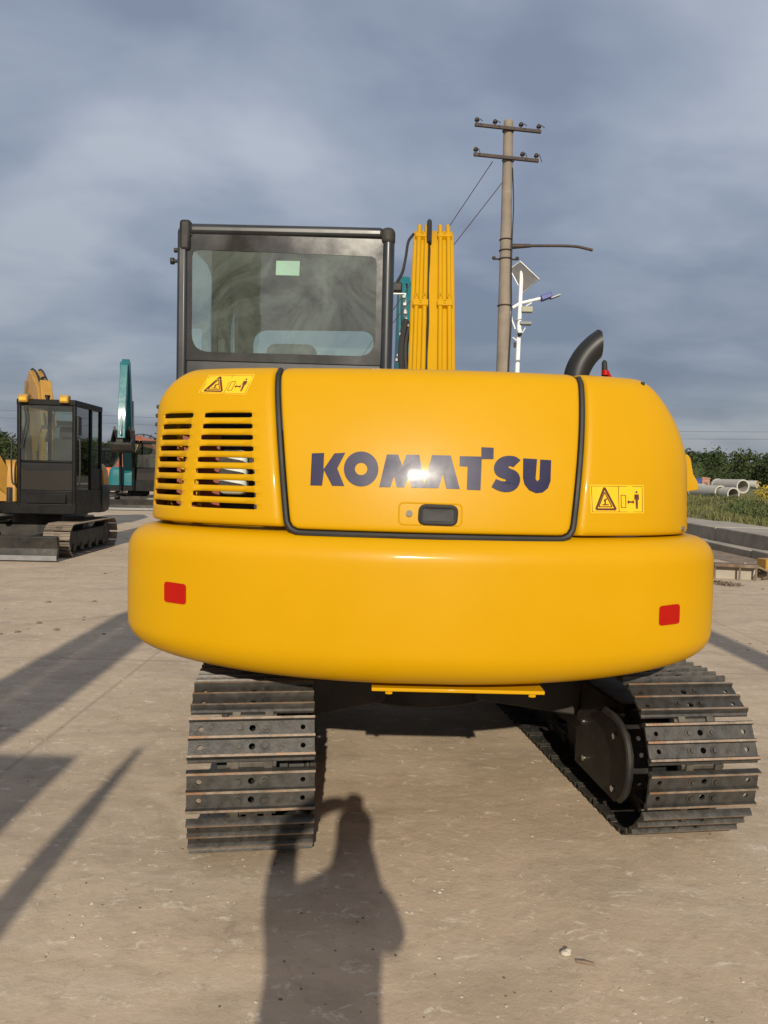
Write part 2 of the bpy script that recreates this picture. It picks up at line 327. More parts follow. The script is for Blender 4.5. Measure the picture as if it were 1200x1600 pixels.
# loose brown soil along the foot of the kerb
ed = []
for k in range(90):
    y = 4 + k * 0.5; ed.append((KX0 - 1.0 - 0.55 * mnoise.noise((y * 0.5, 0, 0)) - 0.25 * mnoise.noise((y * 2.1, 4, 0)) - 0.1 * random.random(), y))
b = MB()
for k in range(89): b.add([(ed[k][0], ed[k][1], 0.004), (KX0 - 0.2, ed[k][1], 0.03), (KX0 - 0.2, ed[k + 1][1], 0.03), (ed[k + 1][0], ed[k + 1][1], 0.004)], [(0, 1, 2, 3)])
struct(b.build('soil_verge', mat('brown_soil', (0.23, 0.175, 0.125), 0.95, vary=0.35, scale=4, alt=(0.13, 0.095, 0.065), alt_amt=0.8, alt_scale=3, bump=1.0, bump_scale=18)))
# the field behind the kerb
bm = bmesh.new(); nx_, ny_ = 60, 60
vs = {}
for i in range(nx_ + 1):
    for j in range(ny_ + 1):
        x = 8.78 + (i / nx_) ** 2 * 190; y = -10 + (j / ny_) ** 1.3 * 210
        z = 0.40 + 0.12 * mnoise.noise((x * 0.15, y * 0.15, 0)) + 0.05 * mnoise.noise((x, y, 3)) + min(0.25, max(0, (x - 9) * 0.012))
        if i == 0: z = 0.30
        vs[i, j] = bm.verts.new((x, y, z))
for i in range(nx_):
    for j in range(ny_): bm.faces.new((vs[i, j], vs[i + 1, j], vs[i + 1, j + 1], vs[i, j + 1]))
me = bpy.data.meshes.new('field'); bm.to_mesh(me); bm.free(); me.materials.append(soil_mat())
fo = place(me, 'field'); struct(fo)
for p in me.polygons: p.use_smooth = True
def leaf_mat(name, a, b, sc=0.35):
    m, N, L, p = new_mat(name)
    t = N.new('ShaderNodeTexCoord'); n = N.new('ShaderNodeTexNoise'); n.inputs['Scale'].default_value = sc; n.inputs['Detail'].default_value = 6; L.new(t.outputs['Object'], n.inputs['Vector'])
    r = N.new('ShaderNodeMapRange'); L.new(n.outputs['Fac'], r.inputs[0]); r.inputs[1].default_value = 0.35; r.inputs[2].default_value = 0.65
    x = N.new('ShaderNodeMix'); x.data_type = 'RGBA'; L.new(r.outputs[0], x.inputs[0]); x.inputs[6].default_value = (*a, 1); x.inputs[7].default_value = (*b, 1)
    L.new(x.outputs[2], p.inputs['Base Color']); p.inputs['Roughness'].default_value = 0.7; p.inputs['Specular IOR Level'].default_value = 0.2
    return m
LEAF = leaf_mat('tree_leaves', (0.022, 0.038, 0.013), (0.048, 0.064, 0.022), 0.12)
WEED = leaf_mat('weed_leaves', (0.045, 0.070, 0.022), (0.115, 0.120, 0.045), 0.5)
GRASS = leaf_mat('grass_blades', (0.085, 0.105, 0.035), (0.16, 0.15, 0.06), 0.35)
def field_z(x, y): return 0.40 + 0.12 * mnoise.noise((x * 0.15, y * 0.15, 0)) + 0.05 * mnoise.noise((x, y, 3)) + min(0.25, max(0, (x - 9) * 0.012))
rg = np.random.default_rng(3)
def blades(name, n, xr, yr, h, w, material, lean=0.5, clump=1.2):
    v = []; f = []
    while len(f) < n:
        y = yr[0] + (yr[1] - yr[0]) * rg.random() ** 1.5; x = max(8.8, y * xr[0]) + rg.random() * (y * (xr[1] - xr[0]) + 2)
        k = mnoise.noise((x * clump, y * clump, 7.7)) + 0.35
        if k < rg.random() * 0.8: continue
        z = field_z(x, y) - 0.03
        for q in range(7):
            a = rg.random() * 6.283; hh = h * (0.45 + rg.random() * 0.9) * (0.6 + 0.7 * max(0, k)); l = lean * hh * rg.random(); a2 = rg.random() * 6.283
            bx, by = x + rg.normal() * 0.09, y + rg.normal() * 0.09; dx, dy = math.cos(a) * w, math.sin(a) * w
            o = len(v); v += [(bx - dx, by - dy, z), (bx + dx, by + dy, z), (bx + math.cos(a2) * l * 0.5 + dx * 0.7, by + math.sin(a2) * l * 0.5 + dy * 0.7, z + hh * 0.6), (bx + math.cos(a2) * l, by + math.sin(a2) * l, z + hh)]
            f += [(o, o + 1, o + 2), (o, o + 2, o + 3)]
    me = bpy.data.meshes.new(name); me.from_pydata(v, [], f); me.materials.append(material); me.update()
    return place(me, name)
struct(blades('field_grass', 90000, (0.22, 0.62), (13, 70), 0.22, 0.02, GRASS), 'stuff')
# leafy weeds and low bushes: small leaves spread through many little mounds
def leaf_mass(name, mounds, material, leaf, per_m3=None):
    V = []
    for (cx, cy, cz, rx, ry, rz_, n) in mounds:
        d = rg.normal(size=(n, 3)); d /= np.linalg.norm(d, axis=1)[:, None]; rr = rg.random(n) ** 0.35
        ph = rg.random(6) * 6.28; fq = 1.5 + rg.random(3) * 2.5
        lump = 1 + 0.16 * np.sin(d[:, 0] * fq[0] + ph[0]) + 0.14 * np.sin(d[:, 1] * fq[1] * 1.7 + ph[1]) + 0.14 * np.sin(d[:, 2] * fq[2] * 2.1 + ph[2] + d[:, 0] * 2)
        P = np.array([cx, cy, cz]) + d * np.array([rx, ry, rz_]) * (rr * lump)[:, None]
        a = rg.normal(size=(n, 3)); a /= np.linalg.norm(a, axis=1)[:, None]; b = np.cross(a, rg.normal(size=(n, 3))); b /= np.linalg.norm(b, axis=1)[:, None]
        s = (leaf * (0.6 + rg.random(n) * 0.8))[:, None]
        V.append(np.stack([P - a * s, P + b * s * 0.45, P + a * s, P - b * s * 0.45], 1).reshape(-1, 3))
    V = np.concatenate(V); v = V.tolist(); f = np.arange(len(V)).reshape(-1, 4).tolist()
    me = bpy.data.meshes.new(name); me.from_pydata(v, [], f); me.materials.append(material); me.update(); return place(me, name)
md = []
for i in range(70):
    y = 17 + 36 * rg.random() ** 1.3; x = y * (0.38 + 0.22 * rg.random()); s = (0.14 + 0.22 * rg.random()) * (1.0 if y < 32 else 0.6)
    if x < 9.2: continue
    md.append((x, y, field_z(x, y) + s * 0.4, s * 1.7, s * 1.7, s, 260))
struct(leaf_mass('field_weeds', md, WEED, 0.055), 'stuff')
# the far wood
md = []; core = MB()
for i in range(330):
    x = -130 + 330 * (i + rg.random()) / 330; y = 108 + rg.random() * 16 + abs(x - 45) * 0.05; h = 4.5 + 1.3 * rg.random() + (0.9 if rg.random() < 0.12 else 0)
    md.append((x, y, 1.0 + h * 0.42, 2.2 + 0.8 * rg.random(), 2.0, h * 0.60, 620))
    md.append((x + rg.normal() * 0.8, y - 1, h * 0.95 + 0.3, 1.0 + 0.5 * rg.random(), 1.0, 0.7, 170))
for i in range(160):
    x = -130 + 330 * i / 159; core.ball((x, 118 + 3 * rg.random() + abs(x - 45) * 0.05, 1.4), 4.1 + 0.6 * rg.random(), 6, 0, (1.2, 0.5, 0.85))
w = leaf_mass('far_trees', md, LEAF, 0.23); struct(w, 'stuff')
c_ = core.build('tree_undergrowth', LEAF); struct(c_, 'stuff')

# ------------------------------------------------------------------ the yellow excavator in front (seen from behind)
SW = Vector((0.17, 4.2, 0.0))
EX = thing('excavator', 'large yellow excavator seen from behind, filling the middle of the yard', 'excavator', SW)
OFF = (-SW.x, -SW.y, 0)
class Plan:
    """plan outline of the tail: a superellipse with straight sides, x left to right"""
    def __init__(s, xc, a, y0, RR, c, n, yf):
        ph = np.linspace(math.pi, 0, 1200); cx, sy = np.cos(ph), np.sin(ph)
        dx = a * np.sign(cx) * np.abs(cx) ** (2 / n); y = y0 + dx ** 2 / (2 * RR) + c * (1 - np.abs(sy) ** (2 / n))
        x = xc + dx; x = np.r_[xc - a, x, xc + a]; y = np.r_[yf, y, yf]
        L = np.r_[0, np.cumsum(np.hypot(np.diff(x), np.diff(y)))]; keep = np.r_[True, np.diff(L) > 1e-7]
        s.L, s.x, s.y = L[keep], x[keep], y[keep]; s.len = s.L[-1]; s.xc = xc; s.a = a
        ss = np.linspace(0, s.len, 3000); X, Y = np.interp(ss, s.L, s.x), np.interp(ss, s.L, s.y)
        k = np.hanning(61); k /= k.sum(); Xp = np.r_[[X[0]] * 30, X, [X[-1]] * 30]; Yp = np.r_[Y[0] + (ss[1]) * np.arange(30, 0, -1), Y, Y[-1] + ss[1] * np.arange(1, 31)]
        s.ss, s.X, s.Y = ss, np.convolve(Xp, k, 'valid'), np.convolve(Yp, k, 'valid')
        tx, ty = np.gradient(s.X), np.gradient(s.Y); l = np.hypot(tx, ty); s.nx, s.ny = ty / l, -tx / l
    def at(s, u):
        return (float(np.interp(u, s.ss, s.X)), float(np.interp(u, s.ss, s.Y)), float(np.interp(u, s.ss, s.nx)), float(np.interp(u, s.ss, s.ny)))
    def s_of_x(s, x):
        i = np.argmin(s.Y + 1e-3 * abs(s.X - s.xc)); m = (s.ss > 0.8) & (s.ss < s.len - 0.8)
        return float(np.interp(x, s.X[m], s.ss[m]))
PCW = Plan(0.147, 1.148, 2.555, 2.35, 0.36, 6.0, 3.75)
PUP = Plan(0.140, 1.056, 2.605, 2.5, 0.36, 4.6, 3.55)
Z0, ZT = 1.232, 1.816
def d_rear(z):
    h = max(0.0, z - Z0); a0, k = R(4.0), R(40.0)
    d = sum(math.tan(a0 + k * h * (i + 0.5) / 20) for i in range(20)) * h / 20
    r = 0.055
    if z > ZT - r: d += r - math.sqrt(max(0, r * r - (z - ZT + r) ** 2))
    return d
def d_side(z, left):
    H, V = (0.22, 0.165) if left else (0.32, 0.36)
    d = math.tan(R(2.2)) * max(0, z - Z0)
    if z > ZT - V: d += H * (1 - math.sqrt(max(0, 1 - ((z - ZT + V) / V) ** 2)))
    return d
def shell(s, z, dep=0.0):
    x, y, nx, ny = PUP.at(s)
    return Vector((x - nx * (d_side(z, x < 0.138) * abs(nx) + dep), y - ny * (d_rear(z) * abs(ny) + dep), z))
ZC0, ZC1 = 0.695, 1.222
def cw(s, z, dep=0.0):
    x, y, nx, ny = PCW.at(s); d = dep
    rb, rt = 0.125, 0.09
    if z < ZC0 + rb: d += rb * 0.95 * (1 - math.sqrt(max(0, 1 - ((ZC0 + rb - z) / rb) ** 2)))
    if z > ZC1 - rt: d += rt * (1 - math.sqrt(max(0, 1 - ((z - ZC1 + rt) / rt) ** 2)))
    d += 0.006 * ((z - 0.96) / 0.25) ** 2
    lift = 0.055 * min(1, abs(x - 0.147) / 1.14) ** 3 * max(0, 1 - (z - ZC0) / 0.32)
    return Vector((x - nx * d, y - ny * d, z + lift))
def hit(fn, px, py, plan, Y=2.72, dep=0.0):
    g = at_y(px, py, Y); z = min(max(g.z, 0.8), ZT - 0.004); s = plan.s_of_x(g.x)
    for _ in range(30):
        q = to_px(fn(s, z)); ex, ey = px - q[0], py - q[1]
        if abs(ex) + abs(ey) < 0.02: break
        a = to_px(fn(s + 1e-3, z)); b = to_px(fn(s, z - 1e-3))
        J = np.array([[a[0] - q[0], b[0] - q[0]], [a[1] - q[1], b[1] - q[1]]])
        d = np.linalg.lstsq(J, np.array([ex, ey]), rcond=None)[0] * 1e-3
        s += float(np.clip(d[0], -0.1, 0.1)); z = min(ZT - 0.003, z - float(np.clip(d[1], -0.08, 0.08)))
    return s, z
def surf_poly(mb, fn, plan, poly, dep, mi=0, lev=2):
    """a polygon given in photograph pixels, laid as thin film on the shell"""
    tris = [[Vector(poly[i]) for i in t] for t in tessellate_polygon([[Vector((p[0], p[1], 0)) for p in poly]])]
    for _ in range(lev):
        n = []
        for a, b, c in tris:
            ab, bc, ca = (a + b) / 2, (b + c) / 2, (c + a) / 2; n += [[a, ab, ca], [ab, b, bc], [ca, bc, c], [ab, bc, ca]]
        tris = n
    cache = {}; vs = []; fs = []
    for t in tris:
        idx = []
        for p in t:
            k = (round(p.x, 3), round(p.y, 3))
            if k not in cache:
                s, z = hit(fn, p.x, p.y, plan); cache[k] = len(vs); vs.append(fn(s, z, -dep))
            idx.append(cache[k])
        A, B, C = (vs[i] for i in idx)
        if (B - A).cross(C - A).dot(A - CO) > 0: idx = idx[::-1]
        fs.append(tuple(idx))
    mb.add(vs, fs, mi)
# counterweight
zs = [ZC0 + 0.15 * (1 - math.cos(a)) for a in np.linspace(0.0, math.pi / 2, 12)]
zs = [ZC0 + 0.125 - 0.125 * math.cos(a) for a in np.linspace(0, math.pi / 2, 12)] + list(np.linspace(0.86, 1.11, 7)) + [ZC1 - 0.09 + 0.09 * math.sin(a) for a in np.linspace(0.0, math.pi / 2, 10)]
su = np.r_[np.linspace(0, 0.75, 8)[:-1], np.linspace(0.75, PCW.len - 0.75, 90), np.linspace(PCW.len - 0.75, PCW.len, 8)[1:]]
rings = [[cw(s, z) for s in su] for z in zs]
CW = MB().loft(rings).build('counterweight', YEL, EX, OFF, sharp=60)
for poly, lab in (([(257, 908), (291, 913), (291, 945), (257, 940)], None), ([(1030, 947), (1062, 943), (1061, 974), (1029, 978)], None)):
    b = MB(); surf_poly(b, cw, PCW, [tuple(p) for p in rounded([Vector(p) for p in poly], 5, 4)], 0.002, lev=1); b.build('reflector', RED, CW)
b = MB(); p0, p1 = at_y(581, 1064, 2.70), at_y(848, 1071, 2.70)
b.box(p0.x, p1.x, 2.66, 2.80, 0.668, 0.681); br = b.build('underside_bracket', YEL, CW, bevel=0.003)
for t in (0.1, 0.93): MB().cyl((p0.x + (p1.x - p0.x) * t, 2.675, 0.658), (p0.x + (p1.x - p0.x) * t, 2.675, 0.670), 0.014, n=6).build('bolt', YEL, CW)
# hood door (rounded panel between the seals)
hc = [(440, 577.5), (910, 588.5), (890, 838), (459, 827)]
hx = []
for p in hc:
    s, z = hit(shell, *p, PUP); hx.append(Vector((s, z)))
def seam_s(a, b_, z):
    A, B = hit(shell, *a, PUP), hit(shell, *b_, PUP); return A[0] + (B[0] - A[0]) * (z - A[1]) / (B[1] - A[1])
zt_ = ZT - 0.001
hx[0] = Vector((seam_s((438.5, 640), (449, 790), zt_), zt_)); hx[1] = Vector((seam_s((907, 640), (896, 800), zt_), zt_))
hx[2].x = seam_s((907, 640), (896, 800), hx[2].y); hx[3].x = seam_s((438.5, 640), (449, 790), hx[3].y)
out2 = resample(rounded(hx, [0.032, 0.036, 0.042, 0.042], 8), 160)
def inset(P, d):
    t = np.roll(P, -1, 0) - np.roll(P, 1, 0); t /= np.hypot(t[:, 0], t[:, 1])[:, None]; n = np.c_[-t[:, 1], t[:, 0]]
    c = P.mean(0); sg = np.sign(((c - P) * n).sum(1).mean()); return P + n * sg * d
rings = []
for d, dep in ((0, 0.06), (0, 0.014), (0.0035, 0.005), (0.009, 0.0012), (0.016, 0.0), (0.028, 0.0)):
    rings.append([shell(q[0], q[1], dep) for q in inset(out2, d)])
base = inset(out2, 0.028); cen = base.mean(0)
for k in (0.97, 0.93, 0.88, 0.75, 0.62, 0.5, 0.38, 0.26, 0.14, 0.02): rings.append([shell(*(cen + (q - cen) * k)) for q in base])
HOOD = MB().loft(rings, True, False); HOOD.f.append(tuple(range(len(HOOD.v) - 160, len(HOOD.v)))); HOOD.m.append(0)
hood = HOOD.build('hood_door', YEL, EX, OFF, sharp=60)
def flip(o):
    o.data.flip_normals()
def face_out(o, c):
    me = o.data; s = sum((p.center - Vector(c)).dot(p.normal) * p.area for p in me.polygons)
    if s < 0: me.flip_normals()
face_out(hood, (0.15, 3.6, 1.3)); face_out(CW, (0.15, 3.4, 1.0))
# lettering on the hood door
def z3(pts): return [(480 + x / 3, 680 + y / 3) for x, y in pts]
def z7(pts): return [(580 + x / 7.5, 690 + y / 7.5) for x, y in pts]
letters = [
 [z3([(22, 85), (80, 83), (77, 152), (79, 166), (70, 236), (15, 235)]), z3([(77, 160), (128, 85), (179, 82), (141, 155), (174, 238), (117, 237)])],
 [('ring', (480 + 253 / 3, 680 + 158 / 3), 81 / 3, 82 / 3, 29 / 3)],
 [z7([(93, 533), (183, 150), (318, 152), (365, 285), (412, 153), (565, 156), (622, 505), (470, 540), (440, 405), (390, 535), (300, 535), (268, 405), (225, 533)])],
 [z7([(622, 505), (712, 158), (932, 163), (1038, 555), (882, 552), (840, 378), (790, 545), (470.5, 540.5)])],
 [z3([(715, 98), (816, 100), (816, 56), (874, 59), (873, 112), (818, 112), (812, 258), (748, 255), (752, 147), (714, 145)])],
 [z3([(1000, 117), (980, 102), (950, 96), (915, 101), (888, 120), (875, 148), (880, 178), (900, 197), (925, 206), (932, 211), (926, 216), (908, 214), (884, 205), (863, 243), (890, 258), (925, 267), (960, 263), (985, 245), (998, 215), (993, 185), (975, 166), (953, 157), (943, 150), (950, 144), (966, 150)])],
 [z3([(1012, 108), (1077, 112), (1070, 205), (1078, 216), (1088, 206), (1092, 114), (1143, 117), (1140, 215), (1128, 248), (1104, 268), (1072, 272), (1040, 258), (1018, 230), (1011, 200)])]]
def soft(p):
    q = []; keep = {0, 12, 13, 24, len(p) - 1}
    for i in range(len(p)):
        a, b_, c, d = (Vector(p[(i + k) % len(p)]) for k in (-1, 0, 1, 2))
        q.append(tuple(b_))
        if i in keep or (i + 1) % len(p) in keep: continue
        q.append(tuple((b_ + c) * 0.5625 - (a + d) * 0.0625))
    return q
for L_ in letters:
    b = MB()
    for poly in L_:
        if poly[0] == 'ring':
            _, c, rx, ry, ri = poly; n = 40
            o_ = []; 
            for k in range(3):
                f_ = k / 2; ring = []
                for i in range(n):
                    a = 2 * math.pi * i / n; r1 = rx * (1 - f_) + ri * f_; r2 = ry * (1 - f_) + ri * f_
                    ring.append(shell(*hit(shell, c[0] + r1 * math.cos(a), c[1] + r2 * math.sin(a), PUP), -0.0016))
                o_.append(ring)
            b.loft(o_, True, False)
        else: surf_poly(b, shell, PUP, (soft(poly) if len(poly) > 20 else poly), 0.0016, lev=2 if len(poly) < 20 else 1)
    b.build('letter', NAVY, hood, sharp=180)
# latch plate, handle and lock
def loop_on(poly_px, rad, r, dep, n=6):
    pp = resample(rounded([Vector(p) for p in poly_px], rad, 5), 64); return [shell(*hit(shell, p[0], p[1], PUP), -dep) for p in pp]
pts = loop_on([(624, 785), (722, 788), (721, 822), (623, 819)], 7, 0, -0.001)
MB().tube(pts + pts[:2], 0.0035, 8, False).build('latch_rim', YEL, hood)
pts = loop_on([(658, 791), (713, 793), (711, 819), (656, 817)], 8, 0, 0.002)
cpt = sum(pts, Vector()) / len(pts)
lr = MB(); lr.tube(pts + pts[:2], 0.008, 8, False); hand = lr.build('latch_handle', RUB, hood)
b = MB(); inner = [cpt + (p - cpt) * 0.9 for p in pts]; b.loft([[p + Vector((0, -0.004, 0)) for p in inner], [cpt + (p - cpt) * 0.72 + Vector((0, -0.001, 0)) for p in pts], [cpt + (p - cpt) * 0.02 + Vector((0, -0.001, 0)) for p in pts]], True, False)
b.build('latch_recess', INNER, hood); face_out(bpy.data.objects['latch_recess'], (cpt.x, 3.5, cpt.z))
c = shell(*hit(shell, 639.5, 801.5, PUP)); 
lk = MB().cyl(c + Vector((0, 0.01, 0)), c + Vector((0, -0.008, -0.001)), 0.0125, 0.011, 18); lk.build('lock', CHROME, hood)
# rubber seal round the hood door
ol = inset(out2, -0.0125); ztop_lim = ZT - 0.012
pts = [shell(q[0], min(q[1], ZT - 0.004), 0.010) for q in ol]
k = max(range(len(ol)), key=lambda i: ol[i][1] - 0.2 * abs(ol[i][0] - PUP.s_of_x(0.14)))
seq = [i % len(ol) for i in range(k, k + len(ol))]; seq = [i for i in seq if not (ol[i][1] > ZT - 0.006)]
MB().tube([pts[i] for i in seq], 0.0110, 8).build('rubber_seal', RUB, EX, OFF)
# side panels, grids on the shell
def panel(cols, rows, holes=()):
    """cols: [(function z -> s, depth)], rows: [(z, depth)]; holes: set of (row, col) cells left open"""
    b = MB(); n = len(cols)
    for z, dr in rows:
        for fs_, dc in cols: b.v.append(tuple(shell(fs_(z), z, dr + dc)))
    for j in range(len(rows) - 1):
        for i in range(n - 1):
            if (j, i) in holes: continue
            b.f.append((j * n + i, j * n + i + 1, (j + 1) * n + i + 1, (j + 1) * n + i)); b.m.append(0)
    return b
def lin(s0, z0, s1, z1): return lambda z: s0 + (s1 - s0) * (z - z0) / (z1 - z0)
def edge_s(p_top, p_bot):
    a, b_ = hit(shell, *p_top, PUP), hit(shell, *p_bot, PUP); return lin(a[0], a[1], b_[0], b_[1])
# left panel with the louvres
eL = edge_s((428, 640), (439, 800))
zr0 = hit(shell, 350, 644.0, PUP)[1]; zr8 = hit(shell, 350, 785.5, PUP)[1]; pit = (zr0 - zr8) / 8; sh = pit * 0.485
SL0 = edge_s((256.5, 650), (240.5, 785)); SL1 = edge_s((302, 650), (283, 785)); SR0 = edge_s((319, 648), (297.5, 790)); SR1 = edge_s((394, 648), (401, 790))
def between(a, b_, t): return lambda z: a(z) * (1 - t) + b_(z) * t
def shift(a, d): return lambda z: a(z) + d
s_front = lambda z: 0.0
cols = [(s_front, 0)] + [(between(s_front, SL0, t), 0) for t in (0.3, 0.5, 0.62, 0.72, 0.80, 0.87, 0.93, 0.97)]
cL0 = len(cols); cols += [(SL0, 0)] + [(between(SL0, SL1, t), 0) for t in (0.04, 0.25, 0.5, 0.75, 0.96)] + [(SL1, 0)]; cL1 = len(cols) - 1
cols += [(between(SL1, SR0, 0.5), 0)]
cR0 = len(cols); cols += [(SR0, 0)] + [(between(SR0, SR1, t), 0) for t in (0.03, 0.2, 0.4, 0.6, 0.8, 0.97)] + [(SR1, 0)]; cR1 = len(cols) - 1
cols += [(between(SR1, shift(eL, -0.03), 0.5), 0), (shift(eL, -0.03), 0), (shift(eL, -0.016), 0.002), (shift(eL, -0.006), 0.008), (eL, 0.02), (eL, 0.07)]
rows = [(Z0 + 0.006, 0.06), (Z0 + 0.006, 0.014), (Z0 + 0.010, 0.005), (Z0 + 0.022, 0.0)]
zcur = []
slot_rows = []
zlist = []
for k in range(8, -1, -1):
    t = zr0 - pit * k; zlist += [t - sh, t - sh * 0.88, t - sh * 0.12, t]
rows += [(z, 0.0) for z in np.linspace(Z0 + 0.04, zlist[0] - 0.012, 3)]
holes = set()
for k in range(9):
    j = len(rows); rows += [(z, 0.0) for z in zlist[4 * k:4 * k + 4]]
    for jj in range(3):
        for c0, c1 in ((cL0, cL1), (cR0, cR1)):
            for i in range(c0, c1):
                if jj != 1 and i in (c0, c1 - 1): continue
                holes.add((j + jj, i))
ztop_rows = np.linspace(zlist[-1] + 0.012, ZT - 0.10, 5)
rows += [(z, 0.0) for z in ztop_rows] + [(ZT - 0.10 * (1 - math.sin(a)), 0.0) for a in np.linspace(0.12, math.pi / 2, 11)]
lp = panel(cols, rows, holes)
# close the top
n = len(cols); top = list(range((len(rows) - 1) * n, len(rows) * n)); lp.f.append(tuple(top)); lp.m.append(0)
PL = lp.build('louvred_side_panel', YEL, EX, OFF, sharp=50); face_out(PL, (-0.4, 3.4, 1.4))
sm = PL.modifiers.new('solid', 'SOLIDIFY'); sm.thickness = 0.010; sm.offset = -1
# right panel
eR = edge_s((917, 640), (905, 810))
cols = [(eR, 0.07), (eR, 0.02), (shift(eR, 0.006), 0.008), (shift(eR, 0.016), 0.002), (shift(eR, 0.03), 0.0)]
sEnd = lambda z: PUP.len
cols += [(between(shift(eR, 0.03), sEnd, t), 0) for t in list(np.linspace(0.02, 0.62, 30)) + [0.7, 0.8, 0.9, 1.0]]
rows = [(Z0 - 0.004, 0.06), (Z0 - 0.004, 0.014), (Z0, 0.005), (Z0 + 0.014, 0.0)] + [(z, 0.0) for z in np.linspace(Z0 + 0.03, ZT - 0.10, 16)] + [(ZT - 0.10 * (1 - math.sin(a)), 0.0) for a in np.linspace(0.12, math.pi / 2, 12)]
rp = panel(cols, rows); n = len(cols); rp.f.append(tuple(range((len(rows) - 1) * n, len(rows) * n))); rp.m.append(0)
PR = rp.build('side_panel', YEL, EX, OFF, sharp=50); face_out(PR, (0.8, 3.4, 1.4))
sm = PR.modifiers.new('solid', 'SOLIDIFY'); sm.thickness = 0.010; sm.offset = -1
c = shell(*hit(shell, 1066, 826, PUP)); nrm = (c - shell(*hit(shell, 1066, 826, PUP), 0.1)).normalized()
MB().cyl(c - nrm * 0.01, c + nrm * 0.006, 0.011, 0.009, 14).build('bolt_cap', GREY, PR)
for px_, py_ in ((246, 634), (243.5, 648), (242, 662)):
    zq = at_y(px_, py_, 2.95).z; sq_ = min(np.linspace(0.15, 1.0, 90), key=lambda s: to_px(shell(s, zq))[0]); c = shell(sq_, zq, 0.001); MB().ball(c, 0.009, 6).build('bolt_head', MATTE, PL)
# warning decals
def decal(parent, quad, tri_skew):
    q = [Vector(p) for p in quad]     # TL TR BR BL in pixels
    def P(u, v): a = q[0].lerp(q[1], u); b_ = q[3].lerp(q[2], u); return tuple(a.lerp(b_, v))
    b = MB(); surf_poly(b, shell, PUP, rounded([Vector(P(0, 0)), Vector(P(1, 0)), Vector(P(1, 1)), Vector(P(0, 1))], 2, 3), 0.0012, 0, 2)
    def ink(pts, dep=0.0022, lev=1): surf_poly(b, shell, PUP, [P(*p) for p in pts], dep, 1, lev)
    def line(p0, p1, w=0.010):
        a, c_ = Vector(p0), Vector(p1); t = (c_ - a); t = Vector((t.x * 1.75, t.y)).normalized(); nn = Vector((-t.y / 1.75, t.x)) * w
        ink([a + nn, c_ + nn, c_ - nn, a - nn])
    for a, c_ in (((0.03, 0.05), (0.97, 0.05)), ((0.97, 0.05), (0.97, 0.95)), ((0.97, 0.95), (0.03, 0.95)), ((0.03, 0.95), (0.03, 0.05)), ((0.53, 0.05), (0.53, 0.95))): line(a, c_, 0.008)
    T = [(0.27, 0.10), (0.10, 0.86), (0.47, 0.86)]
    for i in range(3): line(T[i], T[(i + 1) % 3], 0.036)
    T = [(0.27, 0.26), (0.155, 0.77), (0.40, 0.77)]
    for i in range(3): line(T[i], T[(i + 1) % 3], 0.016)
    line((0.22, 0.70), (0.34, 0.70), 0.018); line((0.275, 0.50), (0.275, 0.68), 0.024); line((0.25, 0.57), (0.32, 0.48), 0.02)
    for a, c_ in (((0.575, 0.36), (0.66, 0.36)), ((0.66, 0.36), (0.66, 0.80)), ((0.66, 0.80), (0.575, 0.80)), ((0.575, 0.80), (0.575, 0.36))): line(a, c_, 0.010)
    line((0.71, 0.60), (0.80, 0.60), 0.028); ink([(0.685, 0.60), (0.72, 0.52), (0.72, 0.68)]); ink([(0.825, 0.60), (0.79, 0.52), (0.79, 0.68)])
    ink([(0.865 + 0.02 * math.cos(a), 0.25 + 0.04 * math.sin(a)) for a in np.linspace(0, 6.28, 9)[:-1]])
    ink([(0.825, 0.33), (0.905, 0.33), (0.91, 0.52), (0.895, 0.52), (0.89, 0.40), (0.886, 0.56), (0.884, 0.84), (0.870, 0.84), (0.866, 0.58), (0.862, 0.84), (0.848, 0.84), (0.844, 0.56), (0.842, 0.40), (0.836, 0.52), (0.82, 0.52)])
    return b.build('warning_decal', [DECAL, DECALK], parent, sharp=180)
decal(PR, [(921, 757), (1005, 758), (1006, 802), (923, 802)], 0)
decal(PL, [(327, 586), (399, 584.5), (384, 617), (310, 614.5)], 0)
# what shows through the louvres
bay = MB(); bay.box(-0.36, 0.85, 2.90, 3.5, 1.215, 1.60); bay.box(-0.80, -0.36, 3.14, 3.5, 1.215, 1.60); bay.build('engine_bay', INNER, EX, OFF)
b = MB(); c = at_y(362, 738, 2.92); b.box(c.x - 0.055, c.x + 0.055, c.y, c.y + 0.09, c.z - 0.085, c.z + 0.085); b.build('expansion_tank', TANK, EX, OFF, bevel=0.025, seg=3)
b = MB()
for dx in (0, 0.05):
    b.add([(-0.83 + dx, 3.04, 1.62), (-0.815 + dx, 3.04, 1.62), (-0.765 + dx, 3.02, 1.25), (-0.78 + dx, 3.02, 1.25), (-0.83 + dx, 3.05, 1.62), (-0.815 + dx, 3.05, 1.62), (-0.765 + dx, 3.03, 1.25), (-0.78 + dx, 3.03, 1.25)], [(0, 1, 2, 3), (4, 7, 6, 5), (0, 4, 5, 1), (1, 5, 6, 2), (2, 6, 7, 3), (3, 7, 4, 0)])
b.build('cooler_strut', YEL, EX, OFF)
MB().box(-0.83, -0.66, 3.07, 3.10, 1.25, 1.60).build('oil_cooler', RUSTR, EX, OFF)
